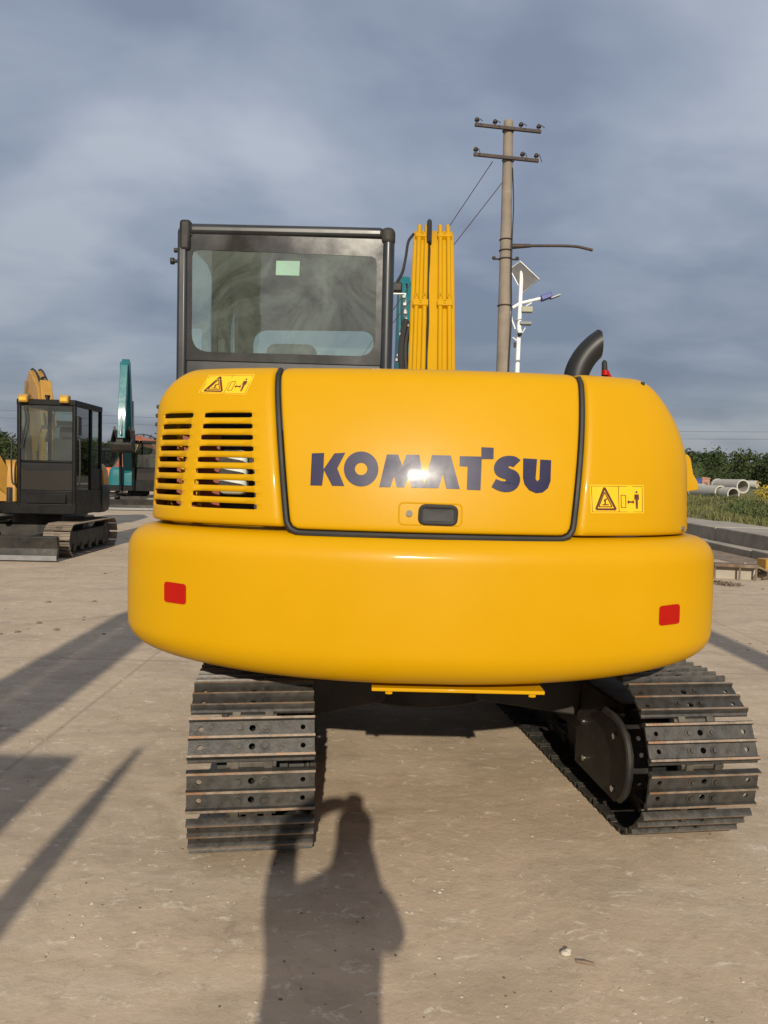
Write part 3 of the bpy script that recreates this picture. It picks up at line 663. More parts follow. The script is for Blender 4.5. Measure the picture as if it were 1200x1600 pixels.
# deck under the panels, joining plates at the counterweight corners
b = MB(); b.prism([(-0.84, 2.98), (-0.55, 2.72), (0.14, 2.66), (0.85, 2.72), (1.12, 2.98), (1.12, 3.6), (-0.84, 3.6)], 1.170, 1.212, 'z'); b.build('tail_deck', MATTE, EX, OFF)
for x0, x1 in ((-0.925, -0.862), (1.128, 1.195)):
    MB().prism([(x0, 1.20), (x1, 1.20), ((x0 + x1) / 2 + (0.02 if x0 < 0 else -0.02), 1.30), ((x0 + x1) / 2 - (0.0 if x0 < 0 else 0.02), 1.30)], 3.15, 3.22, 'y').build('corner_gusset', YEL, EX, OFF, bevel=0.004)
# revolving frame, turntable, right-hand tank and tool box
b = MB(); b.box(-0.82, 1.12, 2.95, 5.35, 0.80, 0.93); b.box(-0.05, 0.55, 2.9, 5.6, 0.93, 1.18); b.build('revolving_frame', MATTE, EX, OFF, bevel=0.01)
MB().cyl((SW.x, SW.y, 0.56), (SW.x, SW.y, 0.80), 0.46, n=40).build('slewing_ring', MATTE, EX, OFF)
b = MB(); b.box(0.56, 1.12, 3.60, 5.1, 0.93, 1.62); b.build('fuel_tank_cover', YEL, EX, OFF, bevel=0.05, seg=3)
# exhaust
D = 3.08
cp = [at_y(900, 640, D), at_y(899, 600, D), at_y(903, 578, D), at_y(914, 558, D), at_y(929, 542, D), at_y(944, 531, D)]
pth = smooth_path(cp, 8); b = MB(); b.tube(pth, 0.049, 24, False); b.tube(pth[::-1], 0.043, 24, False)
me = b.mesh('exhaust_pipe', mat('sooty_pipe', (0.016, 0.016, 0.016), 0.42, spec=0.35), 60)
bm = bmesh.new(); bm.from_mesh(me); cut = at_y(937.5, 535, D)
bmesh.ops.bisect_plane(bm, geom=bm.verts[:] + bm.edges[:] + bm.faces[:], plane_co=cut, plane_no=(1, 0, 0.08), clear_outer=True); bm.to_mesh(me); bm.free()
place(me, 'exhaust_pipe', EX, OFF)
c = at_y(944, 598, 3.3); b = MB(); b.tube([c - Vector((0, 0, 0.15)), c + Vector((0, 0, 0.05)), c + Vector((-0.002, 0, 0.088)), c + Vector((-0.002, 0, 0.096))], [0.014, 0.013, 0.011, 0.004], 12); lv = b.build('isolator_handle', MATTE, EX, OFF, bevel=0.003)
b = MB(); b.cyl(c + Vector((0, -0.012, 0.03)), c + Vector((0.0, -0.012, 0.05)), 0.015, n=14); b.cyl(c + Vector((0.005, -0.01, 0.045)), c + Vector((0.03, 0, 0.01)), 0.010, n=10); b.build('red_clamp', RED, lv)
c = shell(*hit(shell, 1004, 600, PUP)); MB().ball(c, 0.009, 6).build('lifting_bolt', MATTE, EX, OFF)
# ---- cab
cab_x0, cab_x1, cy0, cy1, cz0, cz1 = -0.985, 0.022, 3.60, 4.92, 0.95, 2.575
b = MB()
b.box(cab_x0 + 0.02, cab_x1 - 0.02, cy0 + 0.03, cy1, cz0, 1.30)                       # floor tub
b.box(cab_x0 + 0.02, cab_x1 - 0.02, cy0 + 0.02, cy0 + 0.06, 1.30, 1.965)               # rear wall below the window
b.box(cab_x1 - 0.05, cab_x1 - 0.012, cy0 + 0.06, 4.55, 1.30, 1.95)                    # boom-side wall
b.box(cab_x0 + 0.008, cab_x0 + 0.04, cy0 + 0.06, 4.80, 1.30, 1.72)                    # door lower half
b.box(cab_x0 + 0.03, cab_x1 - 0.03, cy0 + 0.05, cy1 - 0.02, cz1 - 0.055, cz1 - 0.005) # roof skin
# front frame with a low opening (the upper part is the roof hatch and sun blind)
b.box(cab_x0 + 0.05, cab_x1 - 0.04, cy1 - 0.05, cy1 - 0.02, 2.335, cz1 - 0.055)
b.box(cab_x0 + 0.008, cab_x0 + 0.05, 4.27, 4.34, 1.72, cz1 - 0.05)                    # B pillar
b.box(cab_x1 - 0.05, cab_x1 - 0.012, 4.27, 4.40, 1.95, cz1 - 0.05)
CAB = b.build('cab', BLACK, EX, OFF, bevel=0.012)
rr = 0.036
b = MB()
b.box(cab_x0, cab_x0 + 0.047, cy0, cy0 + 0.07, 1.2, cz1 - 0.03); b.build('corner_post', BLACK, CAB, bevel=0.014, seg=3)
b = MB(); rq = 0.030
b.tube(smooth_path([(cab_x1 - rq, cy0 + rq, 1.2), (cab_x1 - rq, cy0 + rq, 1.9), (cab_x1 - rq, cy0 + rq, cz1 - 0.10), (cab_x1 - rq, cy0 + rq + 0.012, cz1 - 0.045), (cab_x1 - rq, cy0 + 0.12, cz1 - 0.03), (cab_x1 - rq, cy0 + 0.4, cz1 - 0.03), (cab_x1 - rq, cy1, cz1 - 0.04), (cab_x1 - rq, cy1 + 0.05, 2.2), (cab_x1 - rq, cy1 + 0.1, 1.2)], 6), rq, 14); b.build('corner_post', BLACK, CAB)
b = MB(); b.tube(smooth_path([(cab_x0 + rr, cy0 + rr, cz1 - 0.05), (cab_x0 + rr, cy0 + 0.12, cz1 - 0.035), (cab_x0 + rr, cy1 - 0.1, cz1 - 0.035), (cab_x0 + rr, cy1 + 0.04, 2.3), (cab_x0 + rr, cy1 + 0.1, 1.2)], 6), rr, 14); b.build('roof_rail', BLACK, CAB)
b = MB(); b.box(cab_x0 + 0.05, cab_x1 - 0.05, cy0 + 0.002, cy0 + 0.07, cz1 - 0.055, cz1 - 0.002); b.build('roof_rail', BLACK, CAB, bevel=0.02, seg=4)
b = MB(); b.box(cab_x0 + 0.01, cab_x0 + 0.062, cy0 - 0.004, cy0 + 0.06, cz1 - 0.13, cz1 + 0.012); b.build('corner_cap', MATTE, CAB, bevel=0.014)
b = MB(); b.box(cab_x1 - 0.066, cab_x1 + 0.002, cy0 - 0.004, cy0 + 0.08, cz1 - 0.085, cz1 - 0.0); b.build('corner_cap', MATTE, CAB, bevel=0.028, seg=4)
# rear window: black border ring and clear pane
YW = cy0 + 0.012
def W(x, y): p = at_y(x, y, YW); return Vector((p.x, p.z))
outer = [W(290.5, 364), W(601, 374), W(594, 571), W(284, 562)]
inn = rounded([W(300, 389.5), W(589, 401), W(586, 557), W(299, 549)], [0.03, 0.03, 0.085, 0.085], 10)
io = resample(inn, 120); oo = resample(outer, 120)
# walk the outer outline so that each point faces its inner partner
cen = io.mean(0)
def cast(p):
    d = p - cen; best = 9
    for i in range(4):
        a, b_ = np.array(outer[i]), np.array(outer[(i + 1) % 4]); e_ = b_ - a; den = d[0] * e_[1] - d[1] * e_[0]
        if abs(den) < 1e-9: continue
        t = ((a - cen)[0] * e_[1] - (a - cen)[1] * e_[0]) / den; u = ((a - cen)[0] * d[1] - (a - cen)[1] * d[0]) / den
        if t > 0 and -1e-6 <= u <= 1 + 1e-6: best = min(best, t)
    return cen + d * best
oo = np.array([cast(p) for p in io]); 
for cpt_ in outer:
    i = np.argmin(((oo - np.array(cpt_)) ** 2).sum(1)); oo[i] = cpt_
b = MB(); f3 = lambda A, y: [(p[0], y, p[1]) for p in A]
b.loft([f3(io, YW), f3(oo, YW), f3(oo, YW + 0.008), f3(io, YW + 0.008), f3(io, YW)], True, False)
RW = b.build('rear_window', FRIT, CAB, sharp=30)
b = MB(); b.add(f3(io, YW + 0.003), [tuple(range(120))]); b.build('pane', GLASSR, CAB)
q = [at_y(*p, YW - 0.001) for p in ((431, 406), (468, 406.5), (467, 429.5), (430, 428.5))]
b = MB(); b.add([v + Vector((0, 0.014, 0)) for v in q], [(0, 1, 2, 3)]); b.add([v + Vector((0, 0.015, 0)) for v in q], [(3, 2, 1, 0)]); b.build('sticker', mat('pale_green_label', (0.42, 0.55, 0.47), 0.6), CAB)
# other panes
b = MB(); b.add([(cab_x0 + 0.022, cy0 + 0.09, 1.72), (cab_x0 + 0.022, 4.27, 1.72), (cab_x0 + 0.022, 4.27, cz1 - 0.06), (cab_x0 + 0.022, cy0 + 0.09, cz1 - 0.06)], [(0, 1, 2, 3)]); b.build('side_window', GLASS, CAB)
b = MB(); b.add([(cab_x0 + 0.022, 4.34, 1.72), (cab_x0 + 0.022, 4.84, 1.72), (cab_x0 + 0.022, 4.84, cz1 - 0.06), (cab_x0 + 0.022, 4.34, cz1 - 0.06)], [(0, 1, 2, 3)]); b.build('side_window', GLASS, CAB)
b = MB(); b.add([(cab_x0 + 0.07, cy1 - 0.012, 1.3), (cab_x1 - 0.08, cy1 - 0.012, 1.3), (cab_x1 - 0.08, cy1 - 0.012, 2.335), (cab_x0 + 0.07, cy1 - 0.012, 2.335)], [(0, 1, 2, 3)]); b.build('windscreen', GLASS, CAB)
b = MB(); b.add([(cab_x1 - 0.03, cy0 + 0.09, 1.95), (cab_x1 - 0.03, 4.27, 1.95), (cab_x1 - 0.03, 4.27, cz1 - 0.06), (cab_x1 - 0.03, cy0 + 0.09, cz1 - 0.06)], [(0, 1, 2, 3)]); b.build('side_window', GLASS, CAB)
# inner trim: headliner, raised windscreen with rounded lower opening, door pillar trim
b = MB()
fy = cy1 - 0.07
def FW(x, y): p = at_y(x, y, fy); return (p.x, p.z)
tx0, tx1 = cab_x0 + 0.05, cab_x1 - 0.05
hole = rounded([Vector(FW(395, 600)), Vector(FW(395, 515)), Vector(FW(584, 517)), Vector(FW(584, 600))], [0, 0.10, 0.08, 0], 8)
poly = [(tx0, hole[0][1])] + [tuple(p) for p in hole] + [(tx1, hole[-1][1]), (tx1, 2.5), (tx0, 2.5)]
b.prism(poly, fy, fy + 0.02, 'y'); b.build('windscreen_surround', INNER, CAB)
b = MB(); b.box(tx0, tx1, cy0 + 0.10, cy1 - 0.08, cz1 - 0.085, cz1 - 0.06); b.build('headliner', INNER, CAB)
b = MB(); b.prism([(4.27, 1.72), (4.44, 1.72), (4.44, 2.25), (4.56, 2.40), (4.62, cz1 - 0.07), (3.95, cz1 - 0.07), (4.18, 2.42), (4.27, 2.30)], cab_x0 + 0.05, cab_x0 + 0.085, 'x'); b.build('door_pillar_trim', INNER, CAB)
b = MB(); b.box(-0.74, -0.24, 3.88, 4.02, 1.45, 1.98); b.box(-0.62, -0.36, 3.90, 4.0, 1.98, 2.085); b.box(-0.76, -0.22, 3.9, 4.45, 1.35, 1.47); b.build('seat', INNER, CAB, bevel=0.05, seg=3)
for zz_, r_, l_ in ((2.46, 0.011, 0.012), (2.41, 0.016, 0.028)):
    MB().cyl((cab_x0 + 0.004, 3.66, zz_), (cab_x0 - l_, 3.66, zz_), r_ * 0.5, n=10).build('door_stop', RUB, CAB); MB().cyl((cab_x0 - l_, 3.66, zz_), (cab_x0 - l_ - 0.016, 3.66, zz_), r_, n=12).build('door_stop', RUB, CAB)
# ---- boom, arm and bucket (boom frame turned a little to the right)
BR = thing('boom_axis', None, None); bpy.data.objects.remove(BR)
bw = 0.160; bcx = 0.298
prof = [(4.72, 1.30), (4.95, 1.78), (5.22, 2.155), (5.75, 2.86), (6.05, 3.22), (6.22, 3.36), (6.42, 3.45), (6.8, 3.52), (7.9, 3.42), (8.35, 3.30), (8.30, 3.12), (7.6, 3.10), (6.95, 3.08), (6.62, 2.90), (6.3, 2.55), (5.7, 1.75), (5.15, 1.10), (4.8, 1.02)]
BANG = R(-2.6)
def boom_part(b, name, m, parent=None, **k):
    # vertices are given about the boom foot (bcx, 5.2)
    b.v = [(x - bcx, y - 5.2, z) for x, y, z in b.v]
    if parent is None: return b.build(name, m, EX, (bcx - SW.x, 5.2 - SW.y, 0), (0, 0, BANG), **k)
    return b.build(name, m, parent, **k)
BOOM = boom_part(MB().prism(prof, bcx - bw, bcx + bw, 'x'), 'boom', YELB, bevel=0.012)
def back(y):   # top surface of the boom
    ys = [p[0] for p in prof[:10]]; zs_ = [p[1] for p in prof[:10]]; return float(np.interp(y, ys, zs_))
def bnorm(y): a = Vector((back(y + 0.05) - back(y - 0.05), 0.1)); return Vector((-a.x, a.y)).normalized()
def off_back(x, y, d): n = bnorm(y); return Vector((x, y + n.x * d, back(y) + n.y * d))
for pair in ((-0.117, -0.058), (0.055, 0.120)):
    for dx in pair:
        path = [off_back(bcx + dx, y, 0.011) for y in np.linspace(4.9, 5.66, 9)]
        boom_part(MB().tube(path, 0.017, 10), 'pipe', YELB, BOOM)
        path = [off_back(bcx + dx * 0.97, y, 0.011) for y in np.linspace(5.64, 6.14, 9)] + [off_back(bcx + dx * 0.95, 6.20, 0.045), off_back(bcx + dx * 0.95, 6.30, 0.05)]
        boom_part(MB().tube(path, 0.017, 10), 'pipe', YELB, BOOM)
    m_ = (pair[0] + pair[1]) / 2
    for yy, h_ in ((5.60, 0.055), (6.16, 0.075)):
        c = off_back(bcx + m_, yy, 0.016); n = bnorm(yy); M_ = Matrix(((1, 0, 0), (0, -n.y, n.x), (0, n.x, n.y))).transposed()
        ax = Matrix(((1, 0, 0), (0, n.y, -n.x), (0, n.x, n.y)))
        b = MB(); T = Matrix((Vector((1, 0, 0)), Vector((0, n.y, -n.x)), Vector((0, n.x, n.y)))).transposed()
        b.obox(c, (0.056, 0.032, 0.022), T); cl_ = boom_part(b, 'pipe_clamp', YELB, BOOM, bevel=0.008)
        for k in (-1, 1):
            p = c + T @ Vector((0, 0.014 * k, 0.022)); q_ = c + T @ Vector((0, 0.014 * k, 0.028)); boom_part(MB().cyl(p, q_, 0.009, n=6), 'bolt', YELB, BOOM)
hz = [off_back(bcx - 0.034, y, 0.004) for y in np.linspace(4.9, 6.2, 14)]
for i, p in enumerate(hz): p.x += 0.004 * math.sin(i * 1.3)
boom_part(MB().tube(hz, 0.009, 8), 'hose', RUB, BOOM)
hz = smooth_path([off_back(bcx - 0.034, 6.05, 0.02), off_back(bcx - 0.034, 6.2, 0.06), off_back(bcx - 0.034, 6.3, 0.085), off_back(bcx - 0.034, 6.5, 0.03)], 6)
boom_part(MB().tube(hz, 0.02, 8), 'hose', RUB, BOOM)
# hose and work light on the boom's left side
hz = smooth_path([at_y(646, 366, 6.0), at_y(638, 378, 5.9), at_y(634, 402, 5.8), at_y(629, 425, 5.7), at_y(621, 440, 5.6), at_y(616, 452, 5.55)], 6)
MB().tube(hz, 0.011, 8).build('work_light_cable', RUB, EX, OFF)
c = at_y(622, 450, 5.5); b = MB(); b.box(c.x - 0.045, c.x + 0.03, c.y - 0.03, c.y + 0.04, c.z - 0.03, c.z + 0.035); WL = b.build('work_light', RUB, EX, OFF, bevel=0.012)
pth = [at_y(613, 459, 5.5), at_y(633, 459, 5.5), at_y(633, 490, 5.5), at_y(637, 510, 5.5)]
MB().tube(pth, 0.008, 8).build('light_bracket', WHITE, WL)
# steps, fittings beside the boom foot
for (x, y) in ((631, 463), (632, 475), (633, 488), (626, 522), (622, 555), (620, 562)):
    p = at_y(x, y, 5.45); b = MB(); b.box(p.x - 0.012, p.x + 0.016, p.y, p.y + 0.03, p.z - 0.012, p.z + 0.012); b.build('hose_fitting', GREY, EX, OFF, bevel=0.004)
b = MB(); b.tube(smooth_path([at_y(634, 500, 5.5), at_y(628, 530, 5.45), at_y(627, 560, 5.4), at_y(630, 600, 5.35)], 5), 0.022, 8); b.tube(smooth_path([at_y(640, 505, 5.55), at_y(633, 545, 5.45), at_y(636, 600, 5.35)], 5), 0.022, 8); b.build('swing_hoses', RUB, EX, OFF)
# boom cylinders, arm, bucket (hidden behind the machine from here)
for dx in (-0.10, 0.10):
    c1 = MB().cyl((bcx + dx, 5.35, 0.98), (bcx + dx, 6.0, 1.75), 0.055, n=14); c1.cyl((bcx + dx, 6.0, 1.75), (bcx + dx, 6.5, 2.4), 0.03, n=12); boom_part(c1, 'boom_cylinder', YELB)
ARM = boom_part(MB().prism([(8.0, 3.55), (8.45, 3.62), (8.62, 3.3), (8.2, 1.2), (8.0, 1.15), (7.95, 2.4), (8.05, 3.1)], bcx - 0.11, bcx + 0.11, 'x'), 'arm', YELB, bevel=0.012)
BK = MB().prism([(8.25, 1.25), (8.0, 1.25), (7.55, 0.95), (7.35, 0.45), (7.6, 0.06), (8.05, 0.02), (8.05, 0.06), (7.65, 0.11), (7.42, 0.46), (7.6, 0.90), (8.0, 1.12), (8.3, 1.05)], bcx - 0.35, bcx + 0.35, 'x')
BK = boom_part(BK, 'bucket', MATTE, bevel=0.008)
for i in range(5): boom_part(MB().box(bcx - 0.33 + 0.15 * i, bcx - 0.27 + 0.15 * i, 8.0, 8.2, 0.015, 0.055), 'tooth', GREY, BK)

# ---- undercarriage, turned eight degrees to the left of the upper body
UC = Vector((0.20, 4.12, 0)); TH = R(8.0); ULOC = (UC.x - SW.x, UC.y - SW.y, 0); UROT = (0, 0, TH)
GA, SHW, AX, RO = 0.842, 0.219, 1.10, 0.318     # half gauge, half shoe width, half axle distance, radius over the grousers
def uworld(p): c, s = math.cos(TH), math.sin(TH); return Vector((UC.x + p[0] * c - p[1] * s, UC.y + p[0] * s + p[1] * c, p[2]))
def ulocal(p): d = Vector(p) - UC; c, s = math.cos(TH), math.sin(TH); return Vector((d.x * c + d.y * s, -d.x * s + d.y * c, p[2]))
def shoe_mesh():
    """triple-grouser shoe; local x across, y along the track, z outwards from the chain"""
    b = MB(); t0, t1 = 0.0, 0.010
    gy = (-0.065, 0.0, 0.065)                # grouser centre lines
    def holed(x0, x1, y0, y1, hole):
        xc, yc, r = hole; n = 8
        ringo = []; ringi = []
        for k in range(n):
            a = 2 * math.pi * k / n
            ringi.append((xc + r * math.cos(a), yc + r * math.sin(a)))
            cx, cy = math.cos(a), math.sin(a); sx = (x1 - xc if cx > 0 else xc - x0) / max(abs(cx), 1e-6); sy = (y1 - yc if cy > 0 else yc - y0) / max(abs(cy), 1e-6)
            q = min(sx, sy)
            if k % 2: ringo.append((x1 if cx > 0 else x0, y1 if cy > 0 else y0))
            else: ringo.append((xc + cx * q, yc + cy * q))
        vs = [(*p, t1) for p in ringo] + [(*p, t1) for p in ringi] + [(*p, t0) for p in ringo] + [(*p, t0) for p in ringi]
        fs = []
        for k in range(n):
            j = (k + 1) % n; fs += [(k, j, n + j, n + k), (2 * n + j, 2 * n + k, 3 * n + k, 3 * n + j), (n + k, n + j, 3 * n + j, 3 * n + k)]
        b.add(vs, fs)
    for y0, y1 in ((-0.065, 0.0), (0.0, 0.065)):
        ym = (y0 + y1) / 2
        xs = [-SHW, -0.145, -0.03, 0.03, 0.145, SHW]
        holed(xs[0], xs[1], y0, y1, (-0.178, ym, 0.0095)); holed(xs[4], xs[5], y0, y1, (0.178, ym, 0.0095)); holed(xs[2], xs[3], y0, y1, (0, ym, 0.012))
        b.add([(xs[1], y0, t1), (xs[2], y0, t1), (xs[2], y1, t1), (xs[1], y1, t1), (xs[3], y0, t1), (xs[4], y0, t1), (xs[4], y1, t1), (xs[3], y1, t1)], [(0, 1, 2, 3), (4, 5, 6, 7)])
        b.add([(xs[1], y0, t0), (xs[2], y0, t0), (xs[2], y1, t0), (xs[1], y1, t0), (xs[3], y0, t0), (xs[4], y0, t0), (xs[4], y1, t0), (xs[3], y1, t0)], [(3, 2, 1, 0), (7, 6, 5, 4)])
        for sx in (-0.046, 0.046):
            b.cyl((sx, ym, t1), (sx, ym, t1 + 0.003), 0.0185, n=12, mi=2); b.cyl((sx, ym, t1 + 0.003), (sx, ym, t1 + 0.011), 0.0115, n=6)
    for sx in (-SHW, SHW): b.add([(sx, -0.065, t0), (sx, 0.065, t0), (sx, 0.065, t1), (sx, -0.065, t1)], [(0, 1, 2, 3)])
    for i, y in enumerate(gy):
        w0, w1, h = 0.008, 0.0042, 0.024
        lo = -0.004 if i != 1 else 0.009
        b.add([(x, y + s_ * w, z) for x in (-SHW - 0.002, SHW + 0.002) for s_, w, z in ((-1, w0, lo), (-1, w0, t1 + 0.002), (-1, w1, h), (1, w1, h), (1, w0, t1 + 0.002), (1, w0, lo))],
              [(5, 4, 3, 2, 1, 0), (6, 7, 8, 9, 10, 11), (0, 1, 7, 6), (4, 5, 11, 10), (5, 0, 6, 11)], 0)
        o = len(b.v) - 12
        b.f += [(o + 1, o + 2, o + 8, o + 7), (o + 2, o + 3, o + 9, o + 8), (o + 3, o + 4, o + 10, o + 9)]; b.m += [0, 1, 0]
    # trailing lip, chain links and pin bush
    b.add([(-SHW, 0.065, -0.002), (SHW, 0.065, -0.002), (SHW, 0.081, -0.010), (-SHW, 0.081, -0.010), (-SHW, 0.065, 0.008), (SHW, 0.065, 0.008), (SHW, 0.081, -0.002), (-SHW, 0.081, -0.002)], [(0, 3, 2, 1), (4, 5, 6, 7), (0, 1, 5, 4), (1, 2, 6, 5), (2, 3, 7, 6), (3, 0, 4, 7)])
    for sx in (-0.058, 0.058): b.box(sx - 0.014, sx + 0.014, -0.095, 0.070, -0.062, -0.001, 2)
    b.cyl((-0.085, -0.080, -0.030), (0.085, -0.080, -0.030), 0.019, n=10, mi=2)
    return b.mesh('track_shoe', [STEEL, WORN, LINK], 30)
SHOE = shoe_mesh()
NS = 36; RP = RO - 0.024        # radius of the plate underside
per = 4 * AX + 2 * math.pi * RP; pitch = per / NS
def path_at(d):
    d %= per
    if d < 2 * AX: return (-AX + d, RO - RP, 0.0)                     # bottom run towards the front
    d -= 2 * AX
    if d < math.pi * RP: a = d / RP; return (AX + RP * math.sin(a), RO - RP * math.cos(a), a)
    d -= math.pi * RP
    if d < 2 * AX: return (AX - d, RO + RP - 0.012 * math.sin(math.pi * d / (2 * AX)), math.pi)
    d -= 2 * AX; a = d / RP; return (-AX - RP * math.sin(a), RO + RP * math.cos(a), math.pi + a)
def crawler(side, phase):
    x0 = side * GA
    b = MB(); b.prism([(-0.92, 0.17), (0.92, 0.17), (0.98, 0.30), (0.92, 0.45), (-0.92, 0.45), (-0.98, 0.30)], x0 - 0.11, x0 + 0.11, 'x')
    fr = b.build('crawler_track', MATTE, EX, ULOC, UROT, bevel=0.012)
    for k in range(NS):
        y, z, a = path_at(phase * pitch + k * pitch)
        o = place(SHOE, 'track_shoe', fr, (x0, y, z), (0, 0, 0))
        # tangent direction (cos a, sin a) in (y, z); outward normal = (sin a, -cos a)
        t = Vector((0, math.cos(a), math.sin(a))); n = Vector((0, math.sin(a), -math.cos(a))); xx = t.cross(n)
        o.rotation_euler = Matrix((xx, t, n)).transposed().to_euler()
    # sprocket at the rear, idler at the front, rollers
    b = MB(); pts = []
    for i in range(42):
        a = 2 * math.pi * i / 42; r_ = 0.225 if i % 2 else 0.255
        pts.append((-AX + r_ * math.cos(a), RO + r_ * math.sin(a)))
    b.prism(pts, x0 - 0.022, x0 + 0.022, 'x'); b.cyl((x0 - 0.13, -AX, RO), (x0 + 0.13, -AX, RO), 0.16, n=28); b.build('sprocket', MATTE, fr, bevel=0.004)
    b = MB().cyl((x0 - 0.05, AX, RO), (x0 + 0.05, AX, RO), 0.235, n=32); b.cyl((x0 - 0.10, AX, RO), (x0 + 0.10, AX, RO), 0.07, n=20); b.build('idler', MATTE, fr, bevel=0.006)
    for k in range(5): MB().cyl((x0 - 0.10, -0.72 + 0.36 * k, 0.155), (x0 + 0.10, -0.72 + 0.36 * k, 0.155), 0.062, n=18).build('roller', MATTE, fr)
    return fr
TL = crawler(-1, 0.30); TR = crawler(1, 0.62)
# motor guard plates on the inner side of each track (outline read from the right-hand one)
nrm = Vector((math.cos(TH), math.sin(TH), 0)); xin = GA - SHW + 0.005
gp = []
for p in ((901, 1112), (905, 1107), (948, 1109), (966, 1124), (980, 1150), (986, 1180), (985, 1215), (979, 1240), (970, 1250), (956, 1250), (897, 1188)):
    w = ulocal(on_plane(*p, uworld((xin, 0, 0)), nrm)); gp.append((w.y, max(0.05, w.z)))
for side, fr in ((1, TR), (-1, TL)):
    b = MB(); b.prism(gp, side * xin, side * (xin + 0.022), 'x'); G = b.build('motor_guard', MATTE, fr, bevel=0.006)
    # rim flange, standing a little towards the middle, and the box that carries the plate
    rim = smooth_path([Vector((side * (xin - 0.006), y, z)) for y, z in gp[2:9]], 4); MB().tube(rim, 0.014, 8).build('guard_rim', MATTE, fr)
    c_ = (sum(p[0] for p in gp) / len(gp), sum(p[1] for p in gp) / len(gp))
    b = MB(); b.prism([(c_[0] + (y - c_[0]) * 0.9, c_[1] + (z - c_[1]) * 0.9) for y, z in gp], side * (xin + 0.024), side * (xin + 0.17), 'x'); b.build('motor_housing', MATTE, fr)
    for p in ((912, 1127), (961, 1150), (913, 1184), (958, 1232)):
        w = ulocal(on_plane(*p, uworld((xin, 0, 0)), nrm)); MB().cyl((side * xin, w.y, w.z), (side * (xin - 0.009), w.y, w.z), 0.013, n=10).build('bolt', CHROME, fr)
# cross frame
b = MB(); b.cyl((0, 0, 0.30), (0, 0, 0.57), 0.44, n=36)
for sx in (-1, 1):
    for sy in (-1, 1):
        a = Vector((sx * 0.25, sy * 0.25, 0.42)); c = Vector((sx * 0.76, sy * 0.36, 0.36)); d = (c - a).normalized(); T = Matrix((d.cross(Vector((0, 0, 1))).normalized(), d, d.cross(Vector((0, 0, 1))).normalized().cross(d))).transposed()
        b.obox((a + c) / 2, (0.13, (c - a).length / 2, 0.10), T)
b.build('cross_frame', MATTE, EX, ULOC, UROT, bevel=0.012)
b = MB(); b.prism([(1.75, 0.05), (1.80, 0.05), (1.74, 0.2), (1.76, 0.36), (1.80, 0.42), (1.75, 0.42), (1.69, 0.36), (1.67, 0.2)], -1.08, 1.08, 'x'); BLD = b.build('dozer_blade', MATTE, EX, ULOC, UROT, bevel=0.006)
for sx in (-1, 1): MB().box(sx * 0.45 - 0.05, sx * 0.45 + 0.05, 0.35, 1.68, 0.26, 0.38).build('blade_arm', MATTE, BLD, bevel=0.01)

# ------------------------------------------------------------------ the other machines in the yard
def turn(c, ang):
    return Matrix.Translation(c) @ Matrix.Rotation(ang, 4, 'Z')
def yz_obj(b, name, m, parent, bevel=0.008, swing=0.0, foot=(0, 0, 0)):
    b.v = [(x - foot[0], y - foot[1], z - foot[2]) for x, y, z in b.v]
    return b.build(name, m, parent, foot, (0, 0, swing), bevel=bevel)
def belt(b, x0, w, L, h, pitch_=0.16):
    r = h / 2; ax = L / 2 - r; per_ = 4 * ax + 2 * math.pi * r; n = int(per_ / pitch_); inner = []; outer_ = []
    for i in range(n * 4):
        d = per_ * i / (n * 4); g = 0.018 if (i % 4) < 2 else 0.0
        if d < 2 * ax: y, z, a = -ax + d, 0, 0
        elif d < 2 * ax + math.pi * r: a = (d - 2 * ax) / r; y, z = ax + r * math.sin(a), r - r * math.cos(a)
        elif d < 4 * ax + math.pi * r: y, z, a = ax - (d - 2 * ax - math.pi * r), h, math.pi
        else: a = math.pi + (d - 4 * ax - math.pi * r) / r; y, z = -ax + r * math.sin(a), r - r * math.cos(a)
        ny, nz = math.sin(a), -math.cos(a)
        outer_.append((y - ny * (0.018 - g), z - nz * (0.018 - g))); inner.append((y - ny * 0.05, z - nz * 0.05))
    N_ = len(outer_); vs = []; fs = []
    for x in (x0 - w / 2, x0 + w / 2):
        vs += [(x, *p) for p in outer_] + [(x, *p) for p in inner]
    for i in range(N_):
        j = (i + 1) % N_
        fs += [(i, 2 * N_ + i, 2 * N_ + j, j), (N_ + i, N_ + j, 3 * N_ + j, 3 * N_ + i), (i, j, N_ + j, N_ + i), (2 * N_ + i, 3 * N_ + i, 3 * N_ + j, 2 * N_ + j)]
    b.add(vs, fs)
def small_shoe(w):
    b = MB(); b.box(-w / 2, w / 2, -0.068, 0.068, 0, 0.012)
    for y in (-0.05, 0.0, 0.05): b.box(-w / 2 - 0.001, w / 2 + 0.001, y - 0.008, y + 0.008, 0.010, 0.026)
    b.box(-0.05, 0.05, -0.03, 0.03, 0.012, 0.018, 1)
    return b.mesh('track_shoe', [mat('dusty_track_steel', (0.16, 0.125, 0.095), 0.7, metal=0.2, vary=0.3, dust=0.6, dust_col=(0.30, 0.245, 0.19)), LINK], 30)
